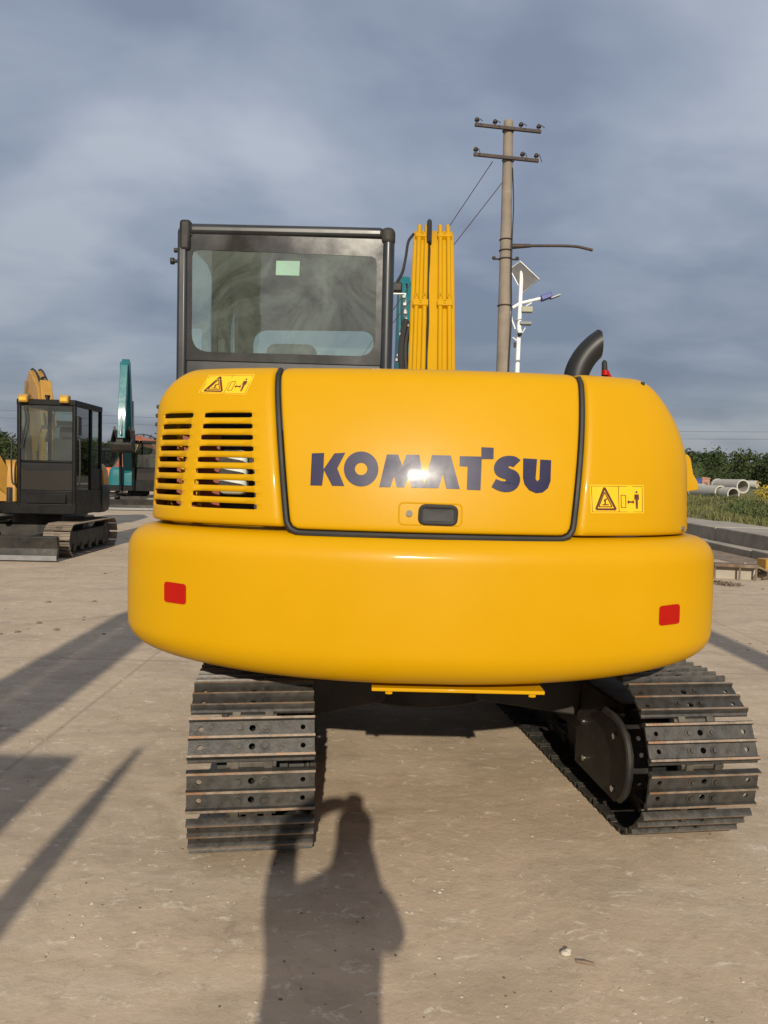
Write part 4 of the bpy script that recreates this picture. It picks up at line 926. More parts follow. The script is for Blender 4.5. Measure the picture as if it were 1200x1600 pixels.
def excavator(label, loc, heading, house, boomc, cabc=GREYBLK, boom=None, arm=None, bucket=None, swing=0.0, shoes=False, blade=True, cyl=None, sc=1.0, bucket_mat=MATTE, upper=0.0, cab=True, glass=GLASS2, rods=True, name='excavator', bw_=0.15):
    """faces local -y; cab on its left, local +x"""
    t = thing(name, label, 'excavator', loc, heading, 'parked excavators'); t.scale = (sc, sc, sc)
    for sx in (-1, 1):
        b = MB(); b.box(sx * 0.78 - 0.10, sx * 0.78 + 0.10, -0.85, 0.85, 0.14, 0.40)
        for k in range(5): b.cyl((sx * 0.78 - 0.12, -0.72 + 0.36 * k, 0.13), (sx * 0.78 + 0.12, -0.72 + 0.36 * k, 0.13), 0.07, n=12)
        for y in (-0.92, 0.92): b.cyl((sx * 0.78 - 0.1, y, 0.275), (sx * 0.78 + 0.1, y, 0.275), 0.2, n=20)
        fr = b.build('crawler_track', MATTE, t, bevel=0.01)
        if shoes:
            me = SMALL_SHOE; r = 0.25; ax = 0.95; per_ = 4 * ax + 2 * math.pi * r; n = 34
            for k in range(n):
                d = per_ * k / n
                if d < 2 * ax: y, z, a = -ax + d, 0.026, 0.0
                elif d < 2 * ax + math.pi * r: a = (d - 2 * ax) / r; y, z = ax + r * math.sin(a), 0.026 + r - r * math.cos(a)
                elif d < 4 * ax + math.pi * r: y, z, a = ax - (d - 2 * ax - math.pi * r), 0.026 + 2 * r, math.pi
                else: a = math.pi + (d - 4 * ax - math.pi * r) / r; y, z = -ax + r * math.sin(a), 0.026 + r - r * math.cos(a)
                o = place(me, 'track_shoe', fr, (sx * 0.78, y, z)); tt = Vector((0, math.cos(a), math.sin(a))); nn = Vector((0, math.sin(a), -math.cos(a)))
                o.rotation_euler = Matrix((tt.cross(nn), tt, nn)).transposed().to_euler()
        else:
            b = MB(); belt(b, sx * 0.78, 0.40, 2.4, 0.55); b.build('track_belt', LINK, fr, sharp=30)
    b = MB(); b.box(-0.62, 0.62, -0.45, 0.45, 0.28, 0.48); b.cyl((0, 0, 0.48), (0, 0, 0.66), 0.40, n=28); b.build('undercarriage_frame', MATTE, t, bevel=0.01)
    if blade:
        b = MB(); b.prism([(-1.72, 0.03), (-1.64, 0.03), (-1.58, 0.2), (-1.60, 0.36), (-1.66, 0.40), (-1.72, 0.38), (-1.66, 0.2)], -0.98, 0.98, 'x'); B_ = b.build('dozer_blade', MATTE if blade is True else blade, t, bevel=0.006)
        for sx in (-0.42, 0.42): MB().obox((sx, -1.1, 0.30), (0.05, 0.52, 0.06), Matrix.Rotation(0.0, 3, 'X')).build('blade_arm', MATTE, B_, bevel=0.008)
        MB().box(-0.985, 0.985, -1.735, -1.722, 0.025, 0.10).build('cutting_edge', GREY, B_)
    ub = Matrix.Rotation(upper, 4, 'Z')
    def put(b, nm, m, par=None, **k):
        b.v = [tuple((ub @ Vector(v)) if par is None else (ub @ Vector(v))) for v in b.v]; return b.build(nm, m, par or t, **k)
    # upper body: deck, engine cover with rounded tail, counterweight
    put(MB().box(-0.95, 0.95, -0.85, 0.75, 0.68, 0.86), 'deck', GREYBLK, bevel=0.015)
    prof_ = rounded([Vector((-0.95, -0.2)), Vector((-0.95, 1.0)), Vector((0.95, 1.0)), Vector((0.95, 0.55)), Vector((-0.05, 0.55)), Vector((-0.05, -0.75)), Vector((-0.95, -0.75))][1:], [0.35, 0.35, 0.02, 0.02, 0.05, 0.22], 6)
    rings = [[(x * k, y * k, z) for x, y in prof_] for z, k in ((0.88, 1.0), (1.25, 1.0), (1.42, 0.98), (1.52, 0.93), (1.56, 0.86))]
    h_ = put(MB().loft(rings), 'engine_cover', house, sharp=50)
    rings = [[(x * k, y * k, z) for x, y in rounded([Vector((-0.96, 0.45)), Vector((-0.96, 1.04)), Vector((0.96, 1.04)), Vector((0.96, 0.45))], [0, 0.4, 0.4, 0], 7)] for z, k in ((0.66, 0.94), (0.70, 0.99), (0.80, 1.01), (1.10, 1.01), (1.16, 0.99))]
    put(MB().loft(rings), 'counterweight', cabc if house is not cabc else house, sharp=50)
    if cab:
        x0, x1, y0, y1, z0, z1 = 0.0, 0.95, -0.85, 0.45, 0.80, 2.55
        b = MB(); p = 0.065
        for x in (x0, x1 - p):
            for y in (y0, y1 - p): b.box(x, x + p, y, y + p, z0, z1 - 0.04)
        b.box(x1 - p + 0.004, x1 - 0.004, -0.12, -0.04, z0, z1 - 0.05)
        b.box(x0 - 0.004, x1 + 0.004, y0 - 0.005, y1 + 0.005, z1 - 0.10, z1)
        b.box(x0 + 0.005, x1 - 0.005, y0 + 0.01, y1 - 0.01, z0 - 0.05, z0 + 0.28)
        b.box(x0 + 0.01, x1 - 0.01, y1 - 0.05, y1 - 0.012, z0 + 0.28, 1.55); b.box(x1 - 0.05, x1 - 0.012, -0.05, y1 - 0.05, z0 + 0.28, 1.45)
        b.box(x0 + 0.06, x1 - 0.06, y0 + 0.008, y0 + 0.05, 1.52, 1.56)
        C_ = put(b, 'cab', cabc, bevel=0.018)
        def pane(vs, nm, gm=None): put(MB().add(vs, [(0, 1, 2, 3)]), nm, gm or glass, C_)
        pane([(x0 + p, y0 + 0.02, 1.56), (x1 - p, y0 + 0.02, 1.56), (x1 - p, y0 + 0.02, z1 - 0.1), (x0 + p, y0 + 0.02, z1 - 0.1)], 'windscreen')
        pane([(x0 + p, y0 + 0.02, z0 + 0.28), (x1 - p, y0 + 0.02, z0 + 0.28), (x1 - p, y0 + 0.02, 1.52), (x0 + p, y0 + 0.02, 1.52)], 'lower_window', GLASS3)
        pane([(x1 - 0.03, y0 + p, z0 + 0.28), (x1 - 0.03, -0.12, z0 + 0.28), (x1 - 0.03, -0.12, z1 - 0.1), (x1 - 0.03, y0 + p, z1 - 0.1)], 'door_window', GLASS3)
        pane([(x1 - 0.03, -0.04, 1.45), (x1 - 0.03, y1 - p, 1.45), (x1 - 0.03, y1 - p, z1 - 0.1), (x1 - 0.03, -0.04, z1 - 0.1)], 'side_window')
        pane([(x0 + 0.03, y0 + p, 1.3), (x0 + 0.03, y1 - p, 1.3), (x0 + 0.03, y1 - p, z1 - 0.1), (x0 + 0.03, y0 + p, z1 - 0.1)], 'side_window')
        pane([(x0 + p, y1 - 0.03, 1.55), (x1 - p, y1 - 0.03, 1.55), (x1 - p, y1 - 0.03, z1 - 0.1), (x0 + p, y1 - 0.03, z1 - 0.1)], 'rear_window')
        b = MB(); b.box(0.22, 0.74, 0.02, 0.16, 1.2, 1.95); b.box(0.22, 0.74, -0.38, 0.1, 1.08, 1.22); b.box(0.34, 0.62, 0.03, 0.13, 1.95, 2.16); put(b, 'seat', INNER, C_, bevel=0.04)
        b = MB(); b.box(0.10, 0.20, -0.45, 0.05, 1.08, 1.5); b.box(0.76, 0.86, -0.45, 0.05, 1.08, 1.5); b.cyl((0.15, -0.38, 1.5), (0.15, -0.42, 1.72), 0.018, n=8); b.cyl((0.81, -0.38, 1.5), (0.81, -0.42, 1.72), 0.018, n=8); put(b, 'control_console', INNER, C_, bevel=0.02)
    # boom, arm, bucket in the swing plane
    foot = (-0.22, -0.55, 0.95); sw = upper + swing; fw = ub @ Vector(foot)
    def bo(b, nm, m, par=None, bevel=0.012):
        b.v = [(x, y, z - 0) for x, y, z in b.v]
        if par is not None: return b.build(nm, m, par, bevel=bevel)
        return b.build(nm, m, t, tuple(fw), (0, 0, sw), bevel=bevel)
    Bm = None
    if boom:
        Bm = bo(MB().prism(ribbon(boom), -bw_, bw_, 'x'), 'boom', boomc)
        bo(MB().box(-bw_ - 0.07, bw_ + 0.07, -0.14, 0.14, -0.2, 0.16), 'boom_bracket', MATTE)
        for dx in (-bw_ * 0.55, bw_ * 0.5):
            pts = [(dx, y, z) for y, z in [(0.5 * (a[0] + b_[0]), 0.5 * (a[1] + b_[1])) for a, b_ in ((boom[i], boom[i]) for i in range(len(boom)))]]
            off = ribbon([(y, z, h + 0.03) for y, z, h in boom]); nB = len(boom); side = off[nB:][::-1] if cyl != 'flip' else off[:nB]
            bo(MB().tube(smooth_path([(dx, *q) for q in side], 4), 0.02, 6), 'pipe', RUB, Bm, 0)
        b0 = boom[len(boom) // 2]
        for dx in (-bw_ - 0.06, bw_ + 0.06):
            c1 = Vector((dx, -0.35, -0.25)); c2 = Vector((dx, b0[0], b0[1])); cm = c1.lerp(c2, 0.6)
            cb = bo(MB().cyl(c1, cm, 0.055, n=12), 'boom_cylinder', GREYBLK, None, 0); bo(MB().cyl(cm, c2, 0.03, n=10), 'piston_rod', CHROME, cb, 0)
    if arm and not rods: bo(MB().prism(ribbon(arm), -bw_ * 0.75, bw_ * 0.75, 'x'), 'arm', boomc)
    if arm and rods:
        A_ = bo(MB().prism(ribbon(arm), -bw_ * 0.75, bw_ * 0.75, 'x'), 'arm', boomc)
        p1 = Vector((0, boom[-2][0], boom[-2][1] + boom[-2][2] + 0.14)); p2 = Vector((0, arm[0][0], arm[0][1] + 0.05)); pm = p1.lerp(p2, 0.6)
        cb = bo(MB().cyl(p1, pm, 0.06, n=12), 'arm_cylinder', GREYBLK, None, 0); bo(MB().cyl(pm, p2, 0.032, n=10), 'piston_rod', CHROME, cb, 0)
        a0, a1 = arm[0], arm[-1]; dv = Vector((a1[0] - a0[0], a1[1] - a0[1])).normalized(); nv = Vector((dv.y, -dv.x)) * 0.22
        q1 = Vector((0, a0[0] + dv.x * 0.3 + nv.x, a0[1] + dv.y * 0.3 + nv.y)); q2 = Vector((0, a1[0] + nv.x, a1[1] - dv.y * 0.05 + nv.y)); qm = q1.lerp(q2, 0.55)
        cb = bo(MB().cyl(q1, qm, 0.055, n=12), 'bucket_cylinder', GREYBLK, None, 0); bo(MB().cyl(qm, q2, 0.03, n=10), 'piston_rod', CHROME, cb, 0)
    if bucket:
        by, bz, ba, bs = bucket
        pr = [(0.10, 0.18), (-0.12, 0.2), (-0.38, 0.05), (-0.46, -0.25), (-0.34, -0.52), (-0.02, -0.62), (-0.02, -0.58), (-0.30, -0.47), (-0.41, -0.24), (-0.34, 0.0), (-0.1, 0.13), (0.12, 0.1)]
        c, s = math.cos(ba), math.sin(ba); pr = [(by + bs * (y * c - z * s), bz + bs * (y * s + z * c)) for y, z in pr]
        K_ = bo(MB().prism(pr, -0.32 * bs, 0.32 * bs, 'x'), 'bucket', bucket_mat)
        shell_ = [(0.10, 0.18), (-0.12, 0.2), (-0.38, 0.05), (-0.46, -0.25), (-0.34, -0.52), (-0.02, -0.62)]
        shell_ = [(by + bs * (y * c - z * s), bz + bs * (y * s + z * c)) for y, z in shell_]
        for x in (-0.32, 0.30): bo(MB().prism(shell_, (x - 0.003) * bs, (x + 0.023) * bs, 'x'), 'bucket_side', bucket_mat, K_, 0.003)
        ty, tz = (by + bs * (-0.02 * c + 0.6 * s), bz + bs * (-0.02 * s - 0.6 * c)); dy, dz = (0.14 * c * bs, 0.14 * s * bs)
        for k in range(5):
            x = (-0.30 + 0.14 * k) * bs; bo(MB().prism([(ty, tz - 0.03), (ty + dy, tz + dz), (ty, tz + 0.03)], x, x + 0.06 * bs, 'x'), 'tooth', GREY, K_, 0)
    return t, Bm, bo, put
SMALL_SHOE = small_shoe(0.42)
# black-cab machine facing the camera on the left
A_, Abm, Abo, Aput = excavator('black-cab excavator facing the camera at the left, yellow boom cut off by the frame', (-6.02, 13.35, 0), R(2), OCHRE, OCHRE, boom=[(0.1, -0.05, 0.12), (-0.30, 0.45, 0.17), (-0.75, 1.15, 0.21), (-1.15, 1.9, 0.24), (-1.75, 2.45, 0.20), (-2.6, 2.7, 0.13)], arm=[(-2.35, 2.95, 0.12), (-2.75, 2.65, 0.16), (-2.95, 1.9, 0.13), (-3.1, 1.1, 0.1)], bucket=(-3.1, 1.0, 0.6, 0.9), swing=R(-42), shoes=True)
for x in (0.13, 0.78): Aput(MB().box(x - 0.075, x + 0.075, -0.93, -0.80, 2.49, 2.62), 'roof_light', OCHRE, bevel=0.02)
for x in (0.13, 0.78): Aput(MB().box(x - 0.055, x + 0.055, -0.94, -0.931, 2.52, 2.575), 'light_lens', mat('amber_lens', (0.55, 0.36, 0.02), 0.2, coat=0.5))
for x in (-0.03, 0.98): Aput(MB().tube(smooth_path([(x, -0.82, 1.15), (x + (0.04 if x > 0 else -0.04), -0.86, 1.25), (x + (0.04 if x > 0 else -0.04), -0.86, 1.85), (x, -0.82, 1.95)], 4), 0.014, 8), 'grab_handle', RUB)
Aput(MB().box(1.0, 1.03, -0.95, -0.80, 1.98, 2.28), 'mirror', RUB, bevel=0.01); Aput(MB().tube([(0.94, -0.84, 2.3), (1.01, -0.88, 2.28), (1.015, -0.88, 2.2)], 0.01, 6), 'mirror_arm', RUB)
Aput(MB().box(0.16, 0.80, -0.875, -0.86, 0.86, 1.02), 'front_plate', GREYBLK, bevel=0.008)
b = MB(); b.tube(smooth_path([(0.13, -0.88, 2.42), (0.17, -0.885, 2.2), (0.08, -0.885, 1.75)], 5), 0.01, 6); Aput(b, 'wiper', RUB)
# machine behind it, boom folded over the cab roof
excavator('tan excavator standing behind the black-cab machine, folded boom showing over its roof', (-8.42, 18.4, 0), R(35), OCHRE, OCHRE, boom=[(0.1, 0.0, 0.15), (-0.3, 1.2, 0.22), (-0.62, 2.15, 0.26), (-1.0, 2.38, 0.25), (-1.75, 2.05, 0.18), (-2.2, 1.3, 0.15)], arm=[(-1.9, 2.3, 0.10), (-2.1, 1.7, 0.16), (-2.0, 0.7, 0.12), (-1.95, 0.2, 0.1)], bucket=(-1.9, 0.1, 0.2, 0.8))
# teal machine with its arm raised
T_, Tbm, Tbo, Tput = excavator('teal excavator on the left with its boom raised straight up and a black bucket', (-9.35, 29.2, 0), R(4), TEAL, TEAL, boom=[(0.1, 0.0, 0.14), (-0.15, 0.9, 0.22), (-0.35, 1.9, 0.30), (-0.70, 3.0, 0.24), (-1.0, 4.05, 0.14), (-1.05, 4.35, 0.10)], arm=[(-0.82, 4.40, 0.10), (-1.15, 4.15, 0.16), (-1.55, 2.9, 0.14), (-1.75, 1.6, 0.1)], bucket=(-1.75, 1.45, 2.35, 1.15), swing=R(6), bw_=0.17)
Tput(MB().box(-0.10, 0.02, -0.9, -0.8, 2.42, 2.52), 'roof_light', RED, bevel=0.01)
excavator('teal excavator far behind, only its boom showing between cab and boom of the big machine', (0.52, 22.5, 0), R(8), TEAL, TEAL, sc=1.25, boom=[(0.1, 0.0, 0.14), (-0.15, 0.9, 0.22), (-0.3, 1.9, 0.30), (-0.45, 3.0, 0.24), (-0.5, 4.2, 0.14)], arm=[(-0.35, 4.5, 0.10), (-0.6, 4.25, 0.15), (-1.2, 3.1, 0.13), (-1.5, 2.05, 0.1)], bucket=(-1.5, 1.9, 2.2, 1.1))
excavator('orange excavator behind the teal one, its faded red boom sloping down to the right', (-13.2, 35.5, 0), R(115), ORANGE, BROWNR, boom=[(0.1, 0.0, 0.15), (-0.6, 1.1, 0.22), (-1.2, 1.9, 0.27), (-2.0, 1.7, 0.22), (-2.9, 0.9, 0.15)], arm=[(-2.6, 1.3, 0.12), (-2.95, 0.9, 0.16), (-3.1, 0.0, 0.12), (-3.1, -0.4, 0.1)], bucket=(-3.1, -0.35, 0.2, 0.8))
excavator('yellow excavator far behind the teal one, arm stretched out level', (-10.6, 44, 0), R(75), YELB, YELB, boom=[(0.1, 0.0, 0.15), (-0.6, 1.2, 0.22), (-1.3, 2.2, 0.27), (-2.2, 2.5, 0.22), (-3.2, 2.2, 0.15)], arm=[(-3.0, 2.55, 0.12), (-3.3, 2.2, 0.16), (-3.9, 1.4, 0.12), (-4.2, 0.9, 0.1)], bucket=(-4.2, 0.8, 0.2, 0.9))
# yellow machine hidden behind the big one, its arm reaching out to the right
E_, Ebm, Ebo, Eput = excavator('yellow excavator hidden behind the big one, folded arm tip showing at its right', (4.12, 14.6, 0), R(66), YELB, YELB, boom=[(0.1, 0.0, 0.14), (-0.25, 0.28, 0.16), (-0.55, 0.48, 0.15), (-0.9, 0.62, 0.10)], arm=[(-0.90, 0.98, 0.06), (-0.91, 0.90, 0.10), (-0.96, 0.62, 0.105), (-1.02, 0.44, 0.14), (-1.04, 0.34, 0.12)], bucket=None, blade=False, rods=False)
# the machine parked behind the photographer: only its shadow reaches the picture
excavator('excavator parked behind the photographer, its shadow lying on the left of the yard', (-2.27, -2.4, 0), 0.0, OCHRE, OCHRE, boom=[(0.05, 0.0, 0.14), (0.0, 0.9, 0.15), (-0.05, 1.55, 0.16), (-0.58, 1.95, 0.17), (-0.63, 2.4, 0.165), (-0.63, 3.8, 0.16)], arm=[(-0.45, 3.95, 0.1), (-0.30, 3.7, 0.11), (-0.29, 2.6, 0.115), (-0.29, 1.75, 0.11)], bucket=None, swing=R(90), blade=False, bw_=0.12)

# ------------------------------------------------------------------ utility pole with cross-arms and stay wires
PY = 16.0; ptop = at_y(794.5, 190, PY); pbx = at_y(786, 580, PY)
lean = (ptop.x - pbx.x) / (ptop.z - pbx.z); base = Vector((pbx.x - lean * pbx.z, PY, 0))
def on_pole(z): return Vector((base.x + lean * z, PY, z))
def prad(z): return 0.175 - (0.175 - 0.095) * z / ptop.z
UP = thing('utility_pole', 'tall weathered concrete utility pole with two cross-arms and a bent lamp bracket', 'utility pole', base)
def ub_(b, n, m, par=None, **k): return b.build(n, m, par or UP, tuple(-base) if par is None else (0, 0, 0), **k)
b = MB(); zsP = np.linspace(0, ptop.z, 14); b.tube([on_pole(z) for z in zsP] + [on_pole(ptop.z + 0.02)], [prad(z) for z in zsP] + [prad(ptop.z) * 0.8], 24)
shaft = ub_(b, 'shaft', POLE)
AA = R(10.5)
for (py_, pl, pr_) in ((205, 740, 845), (251, 738, 841)):
    c = at_y(794, py_, PY); h = Vector((math.cos(AA), math.sin(AA), 0)); L0 = (794 - pl) / FPX * PY; L1 = (pr_ - 794) / FPX * PY
    fr_ = c + Vector((0, -prad(c.z) - 0.03, 0)); T = Matrix((h, Vector((-h.y, h.x, 0)), Vector((0, 0, 1)))).transposed()
    b = MB(); b.obox(fr_ + h * (L1 - L0) / 2, ((L0 + L1) / 2, 0.028, 0.032), T); arm_ = ub_(b, 'cross_arm', IRON, bevel=0.006)
    for t in ([-L0 + 0.04, -0.30, 0.25, L1 - 0.05] if py_ == 205 else [-L0 + 0.04, 0.28, L1 - 0.05]):
        p = fr_ + h * t + Vector((0, 0, 0.03)); b = MB(); b.tube([p, p + Vector((0, 0, 0.03)), p + Vector((0, 0, 0.05)), p + Vector((0, 0, 0.085)), p + Vector((0, 0, 0.115))], [0.018, 0.02, 0.05, 0.046, 0.022], 12); ub_(b, 'insulator', IRON, arm_)
        b = MB(); b.tube(smooth_path([p + Vector((0, -0.04, 0.06)), p + Vector((0.05, -0.08, 0.05)), p + Vector((0.10, -0.10, 0.0 if py_ == 205 else -0.10))], 3), 0.008, 5); ub_(b, 'wire_tail', RUB, arm_)
    b = MB(); b.tube([c + Vector((math.cos(a) * (prad(c.z) + 0.012), math.sin(a) * (prad(c.z) + 0.012), 0)) for a in np.linspace(0, 6.4, 25)], 0.014, 6); ub_(b, 'clamp_band', IRON, shaft)
for py_ in (375, 392, 405, 478):
    c = on_pole(at_y(790, py_, PY).z); b = MB(); b.tube([c + Vector((math.cos(a) * (prad(c.z) + 0.010), math.sin(a) * (prad(c.z) + 0.010), 0)) for a in np.linspace(0, 6.4, 25)], 0.013, 6); ub_(b, 'clamp_band', IRON, shaft)
for dx in (-1, 1):
    c = on_pole(at_y(790, 405, PY).z); ub_(MB().cyl(c + Vector((dx * prad(c.z), 0, 0)), c + Vector((dx * (prad(c.z) + 0.10), 0, 0)), 0.02, n=8).ball(c + Vector((dx * (prad(c.z) + 0.12), 0, 0.02)), 0.04, 6), 'spool_insulator', IRON, shaft)
b = MB(); b.tube([at_y(799, 385, PY), at_y(830, 384, PY)], [0.055, 0.035], 10); b.tube(smooth_path([at_y(829, 384, PY), at_y(870, 384, PY), at_y(898, 385, PY), at_y(912, 387.5, PY), at_y(926, 391, PY)], 4), 0.028, 10); ub_(b, 'lamp_bracket', IRON, shaft)
b = MB(); b.tube(smooth_path([at_y(801, 262, PY - 0.1), at_y(802.5, 320, PY - 0.15), at_y(800, 378, PY - 0.2), at_y(799, 440, PY - 0.2), at_y(799, 500, PY - 0.2), at_y(794, 590, PY - 0.2), at_y(793, 700, PY - 0.2)], 5), 0.012, 6); ub_(b, 'drop_cable', RUB, shaft)
for p0, p1, nm in (((770, 252), (703, 352), 'upper'), ((785, 285), (711, 380), 'lower')):
    a = at_y(*p0, PY); b_ = at_y(*p1, PY); d = b_ - a; e_ = a + d * (a.z / -d.z)
    b = MB(); b.tube([a, e_], 0.009, 6); o = b.build('stay_wire', IRON); tag(o, f'{nm} of the two thin stay wires slanting left from the utility pole', 'wire', 'stay wires')
    o2 = MB().cyl((e_.x - 0.01, e_.y, -0.02), (e_.x + 0.02, e_.y, 0.12), 0.04, n=10).build('ground_anchor', IRON, o)
# ------------------------------------------------------------------ solar street lamp
SY = 20.0; sb = at_y(808, 583, SY); stp = at_y(815, 424, SY); ln = (stp.x - sb.x) / (stp.z - sb.z); sbase = Vector((sb.x - ln * sb.z, SY, 0))
SL = thing('solar_street_lamp', 'slim white solar street lamp behind the utility pole, panel and blue lamp head', 'street lamp', sbase)
def sb_(b, n, m, par=None, **k): return b.build(n, m, par or SL, tuple(-sbase) if par is None else (0, 0, 0), **k)
pole_ = sb_(MB().tube([sbase, stp], [0.075, 0.05], 16), 'pole', WHITE)
pc = [at_y(*p, SY) for p in ((798, 418), (812, 410), (839, 441), (817, 457))]
pts = [pc[0] + Vector((0, 0.15, 0)), pc[1] + Vector((0, -0.10, 0)), pc[2] + Vector((0, -0.30, 0)), pc[3] + Vector((0, 0.05, 0))]
nn = (pts[1] - pts[0]).cross(pts[3] - pts[0]).normalized()
if nn.z < 0: nn = -nn
b = MB(); b.add(pts + [p + nn * 0.04 for p in pts], [(0, 1, 2, 3), (7, 6, 5, 4), (0, 4, 5, 1), (1, 5, 6, 2), (2, 6, 7, 3), (3, 7, 4, 0)]); pn = sb_(b, 'solar_panel', SOLAR)
b = MB(); b.add([p + nn * 0.043 for p in pts], [(0, 1, 2, 3)]); sb_(b, 'cells', SOLARF, pn)
b = MB(); b.tube([pts[i % 4] for i in range(5)], 0.014, 6); sb_(b, 'panel_frame', WHITE, pn)
sb_(MB().tube([at_y(801, 481, SY), at_y(812, 474, SY), at_y(846, 466, SY)], 0.04, 10), 'lamp_arm', WHITE, pole_)
b = MB(); a, c = at_y(845, 467, SY), at_y(861, 461, SY); d = (c - a).normalized(); T = Matrix((d, Vector((0, 1, 0)), d.cross(Vector((0, 1, 0))))).transposed(); b.obox((a + c) / 2, ((c - a).length / 2, 0.12, 0.065), T); lh = sb_(b, 'lamp_head', LAMPB, bevel=0.015)
b = MB(); c2 = at_y(874, 461, SY); b.obox((c + c2) / 2 - Vector((0, 0, 0.045)), (0.13, 0.10, 0.018), T); sb_(b, 'lamp_lens', GREY, lh, bevel=0.006)
b = MB(); c = at_y(823, 484, SY); b.box(c.x - 0.14, c.x + 0.14, SY - 0.1, SY + 0.08, c.z - 0.07, c.z + 0.07); sb_(b, 'control_box', mat('khaki_box', (0.30, 0.30, 0.22), 0.6), bevel=0.01)
b = MB(); c = at_y(821, 506, SY); b.box(c.x - 0.16, c.x + 0.15, SY - 0.1, SY + 0.1, c.z - 0.03, c.z + 0.05); sb_(b, 'floodlight', SOLAR, bevel=0.01)
b = MB(); c = at_y(811, 500, SY); b.obox(c, (0.08, 0.06, 0.012), Matrix.Rotation(R(-15), 3, 'Y')); sb_(b, 'small_shelf', SOLAR)
b = MB(); c = at_y(811, 520, SY); b.tube([c + Vector((0, -0.1, 0.06)), c + Vector((0, -0.1, -0.02))], 0.055, 14); cm = sb_(b, 'dome_camera', WHITE); sb_(MB().ball(c + Vector((0, -0.1, -0.05)), 0.06, 8), 'dome', RUB, cm)
b = MB(); b.tube([at_y(805, 514, SY), at_y(800, 500, SY), at_y(798, 486, SY)], 0.02, 8); b.tube([at_y(816, 520, SY), at_y(821, 512, SY)], 0.012, 6); b.tube([at_y(822, 478, SY), at_y(831, 473, SY)], 0.014, 6); b.tube([at_y(801, 527, SY), at_y(807, 532, SY)], 0.016, 6); sb_(b, 'bracket_arms', WHITE, pole_)
b = MB(); c = at_y(804.5, 539, SY); b.box(c.x - 0.025, c.x + 0.025, SY - 0.05, SY + 0.05, c.z - 0.06, c.z + 0.06); sb_(b, 'junction_box', RUB)
# ------------------------------------------------------------------ far power line
for k, (zl, zr) in enumerate(((8.0, 7.2), (7.3, 6.55))):
    pts = [Vector((-70 + 140 * t, 70, zl * (1 - t) + zr * t - 1.6 * math.sin(math.pi * t))) for t in np.linspace(0, 1, 29)]
    o = MB().tube(pts, 0.012, 5).build('overhead_wire', IRON); tag(o, ('upper' if k == 0 else 'lower') + ' of the two thin overhead wires crossing the sky low over the horizon', 'wire', 'overhead wires')
for x, lab in ((-70, 'left'), (70, 'right')):
    u = thing('power_line_pole', f'far power line pole carrying the overhead wires on the {lab}', 'utility pole', (x, 70, 0), 0, 'power line poles'); MB().tube([(0, 0, 0), (0, 0, 8.4)], [0.17, 0.10], 12).build('shaft', POLE, u)
    MB().box(-0.06, 0.06, -0.6, 0.6, 7.7, 7.8).build('cross_arm', IRON, u)
# ------------------------------------------------------------------ right-hand background: pipes, container, scrap
def pipe(cpx, dpx, D, yaw, length, label):
    c = at_y(*cpx, D); r = dpx / 2 / FPX * D; n = 36
    u = thing('concrete_pipe', label, 'pipe', (c.x, c.y, c.z - r), 0, 'concrete pipes in the field')
    d = Vector((math.sin(yaw), math.cos(yaw), 0)); s_ = Vector((d.y, -d.x, 0)); C = Vector((0, 0, r))
    def ring(t, q): return [C + d * t + (s_ * math.cos(2 * math.pi * k / n) + Vector((0, 0, 1)) * math.sin(2 * math.pi * k / n)) * q for k in range(n)]
    b = MB(); b.loft([ring(0, r * 0.80), ring(0, r), ring(0.12, r * 1.0), ring(length - 0.2, r), ring(length - 0.18, r * 1.07), ring(length, r * 1.07), ring(length, r * 0.8), ring(0, r * 0.80)], True, False); b.build('barrel', CONC, u, sharp=45)
    return u, c, r
pl = []
pipe((1161, 760), 22, 50, R(-8), 3.0, 'pale concrete pipe lying on top of the others, its open end facing the yard')
pipe((1126, 769), 21, 50, R(-12), 3.0, 'concrete pipe half sunk in grass, lower left of the raised pipe')
pipe((1146, 772), 21, 49, R(-8), 3.0, 'concrete pipe half sunk in grass directly under the raised pipe')
pipe((1101, 766), 20, 53, R(-48), 2.6, 'leftmost concrete pipe, seen along its side beside the yellow machine')
pipe((1183, 757), 12, 72, R(-40), 3.0, 'small far concrete pipe just right of the raised pipe')
pipe((1173, 757), 12, 74, R(-40), 3.0, 'smallest far concrete pipe peeping out behind the raised pipe')
bmound = MB()
for (x, y, h) in ((1158, 778, 0.8), (1180, 778, 0.9), (1135, 782, 0.5), (1105, 782, 0.45), (1195, 776, 1.0)):
    c = at_y(x, y, 52); bmound.ball((c.x, c.y + 1, 0.25), 1.0, 8, 0, (2.4, 1.6, h))
mo = bmound.build('soil_mound', bpy.data.materials['field_soil']); struct(mo)
cb = at_y(1087, 757, 58); fz = 0.62
u = thing('waste_container', 'small blue metal container in the field below the yellow arm tip', 'container', (cb.x, 58, fz - 0.05), R(-20))
MB().box(-0.42, 0.42, 0, 0.9, 0.06, 1.22).build('body', BLUEC, u, bevel=0.02)
for i in range(4): MB().box(-0.40 + 0.24 * i, -0.34 + 0.24 * i, -0.03, 0.0, 0.1, 1.15).build('rib', BLUEC, u)
MB().box(-0.46, 0.46, -0.04, 0.94, 1.222, 1.28).build('rim', BLUEC, u)
for x in (-0.36, 0.30): MB().box(x, x + 0.06, 0.05, 0.8, 0.0, 0.058).build('skid', IRON, u)
cb = at_y(1103, 755, 59)
u = thing('shed', 'small faded pink shed beside the blue container', 'shed', (cb.x, 59, fz - 0.05), R(-15))
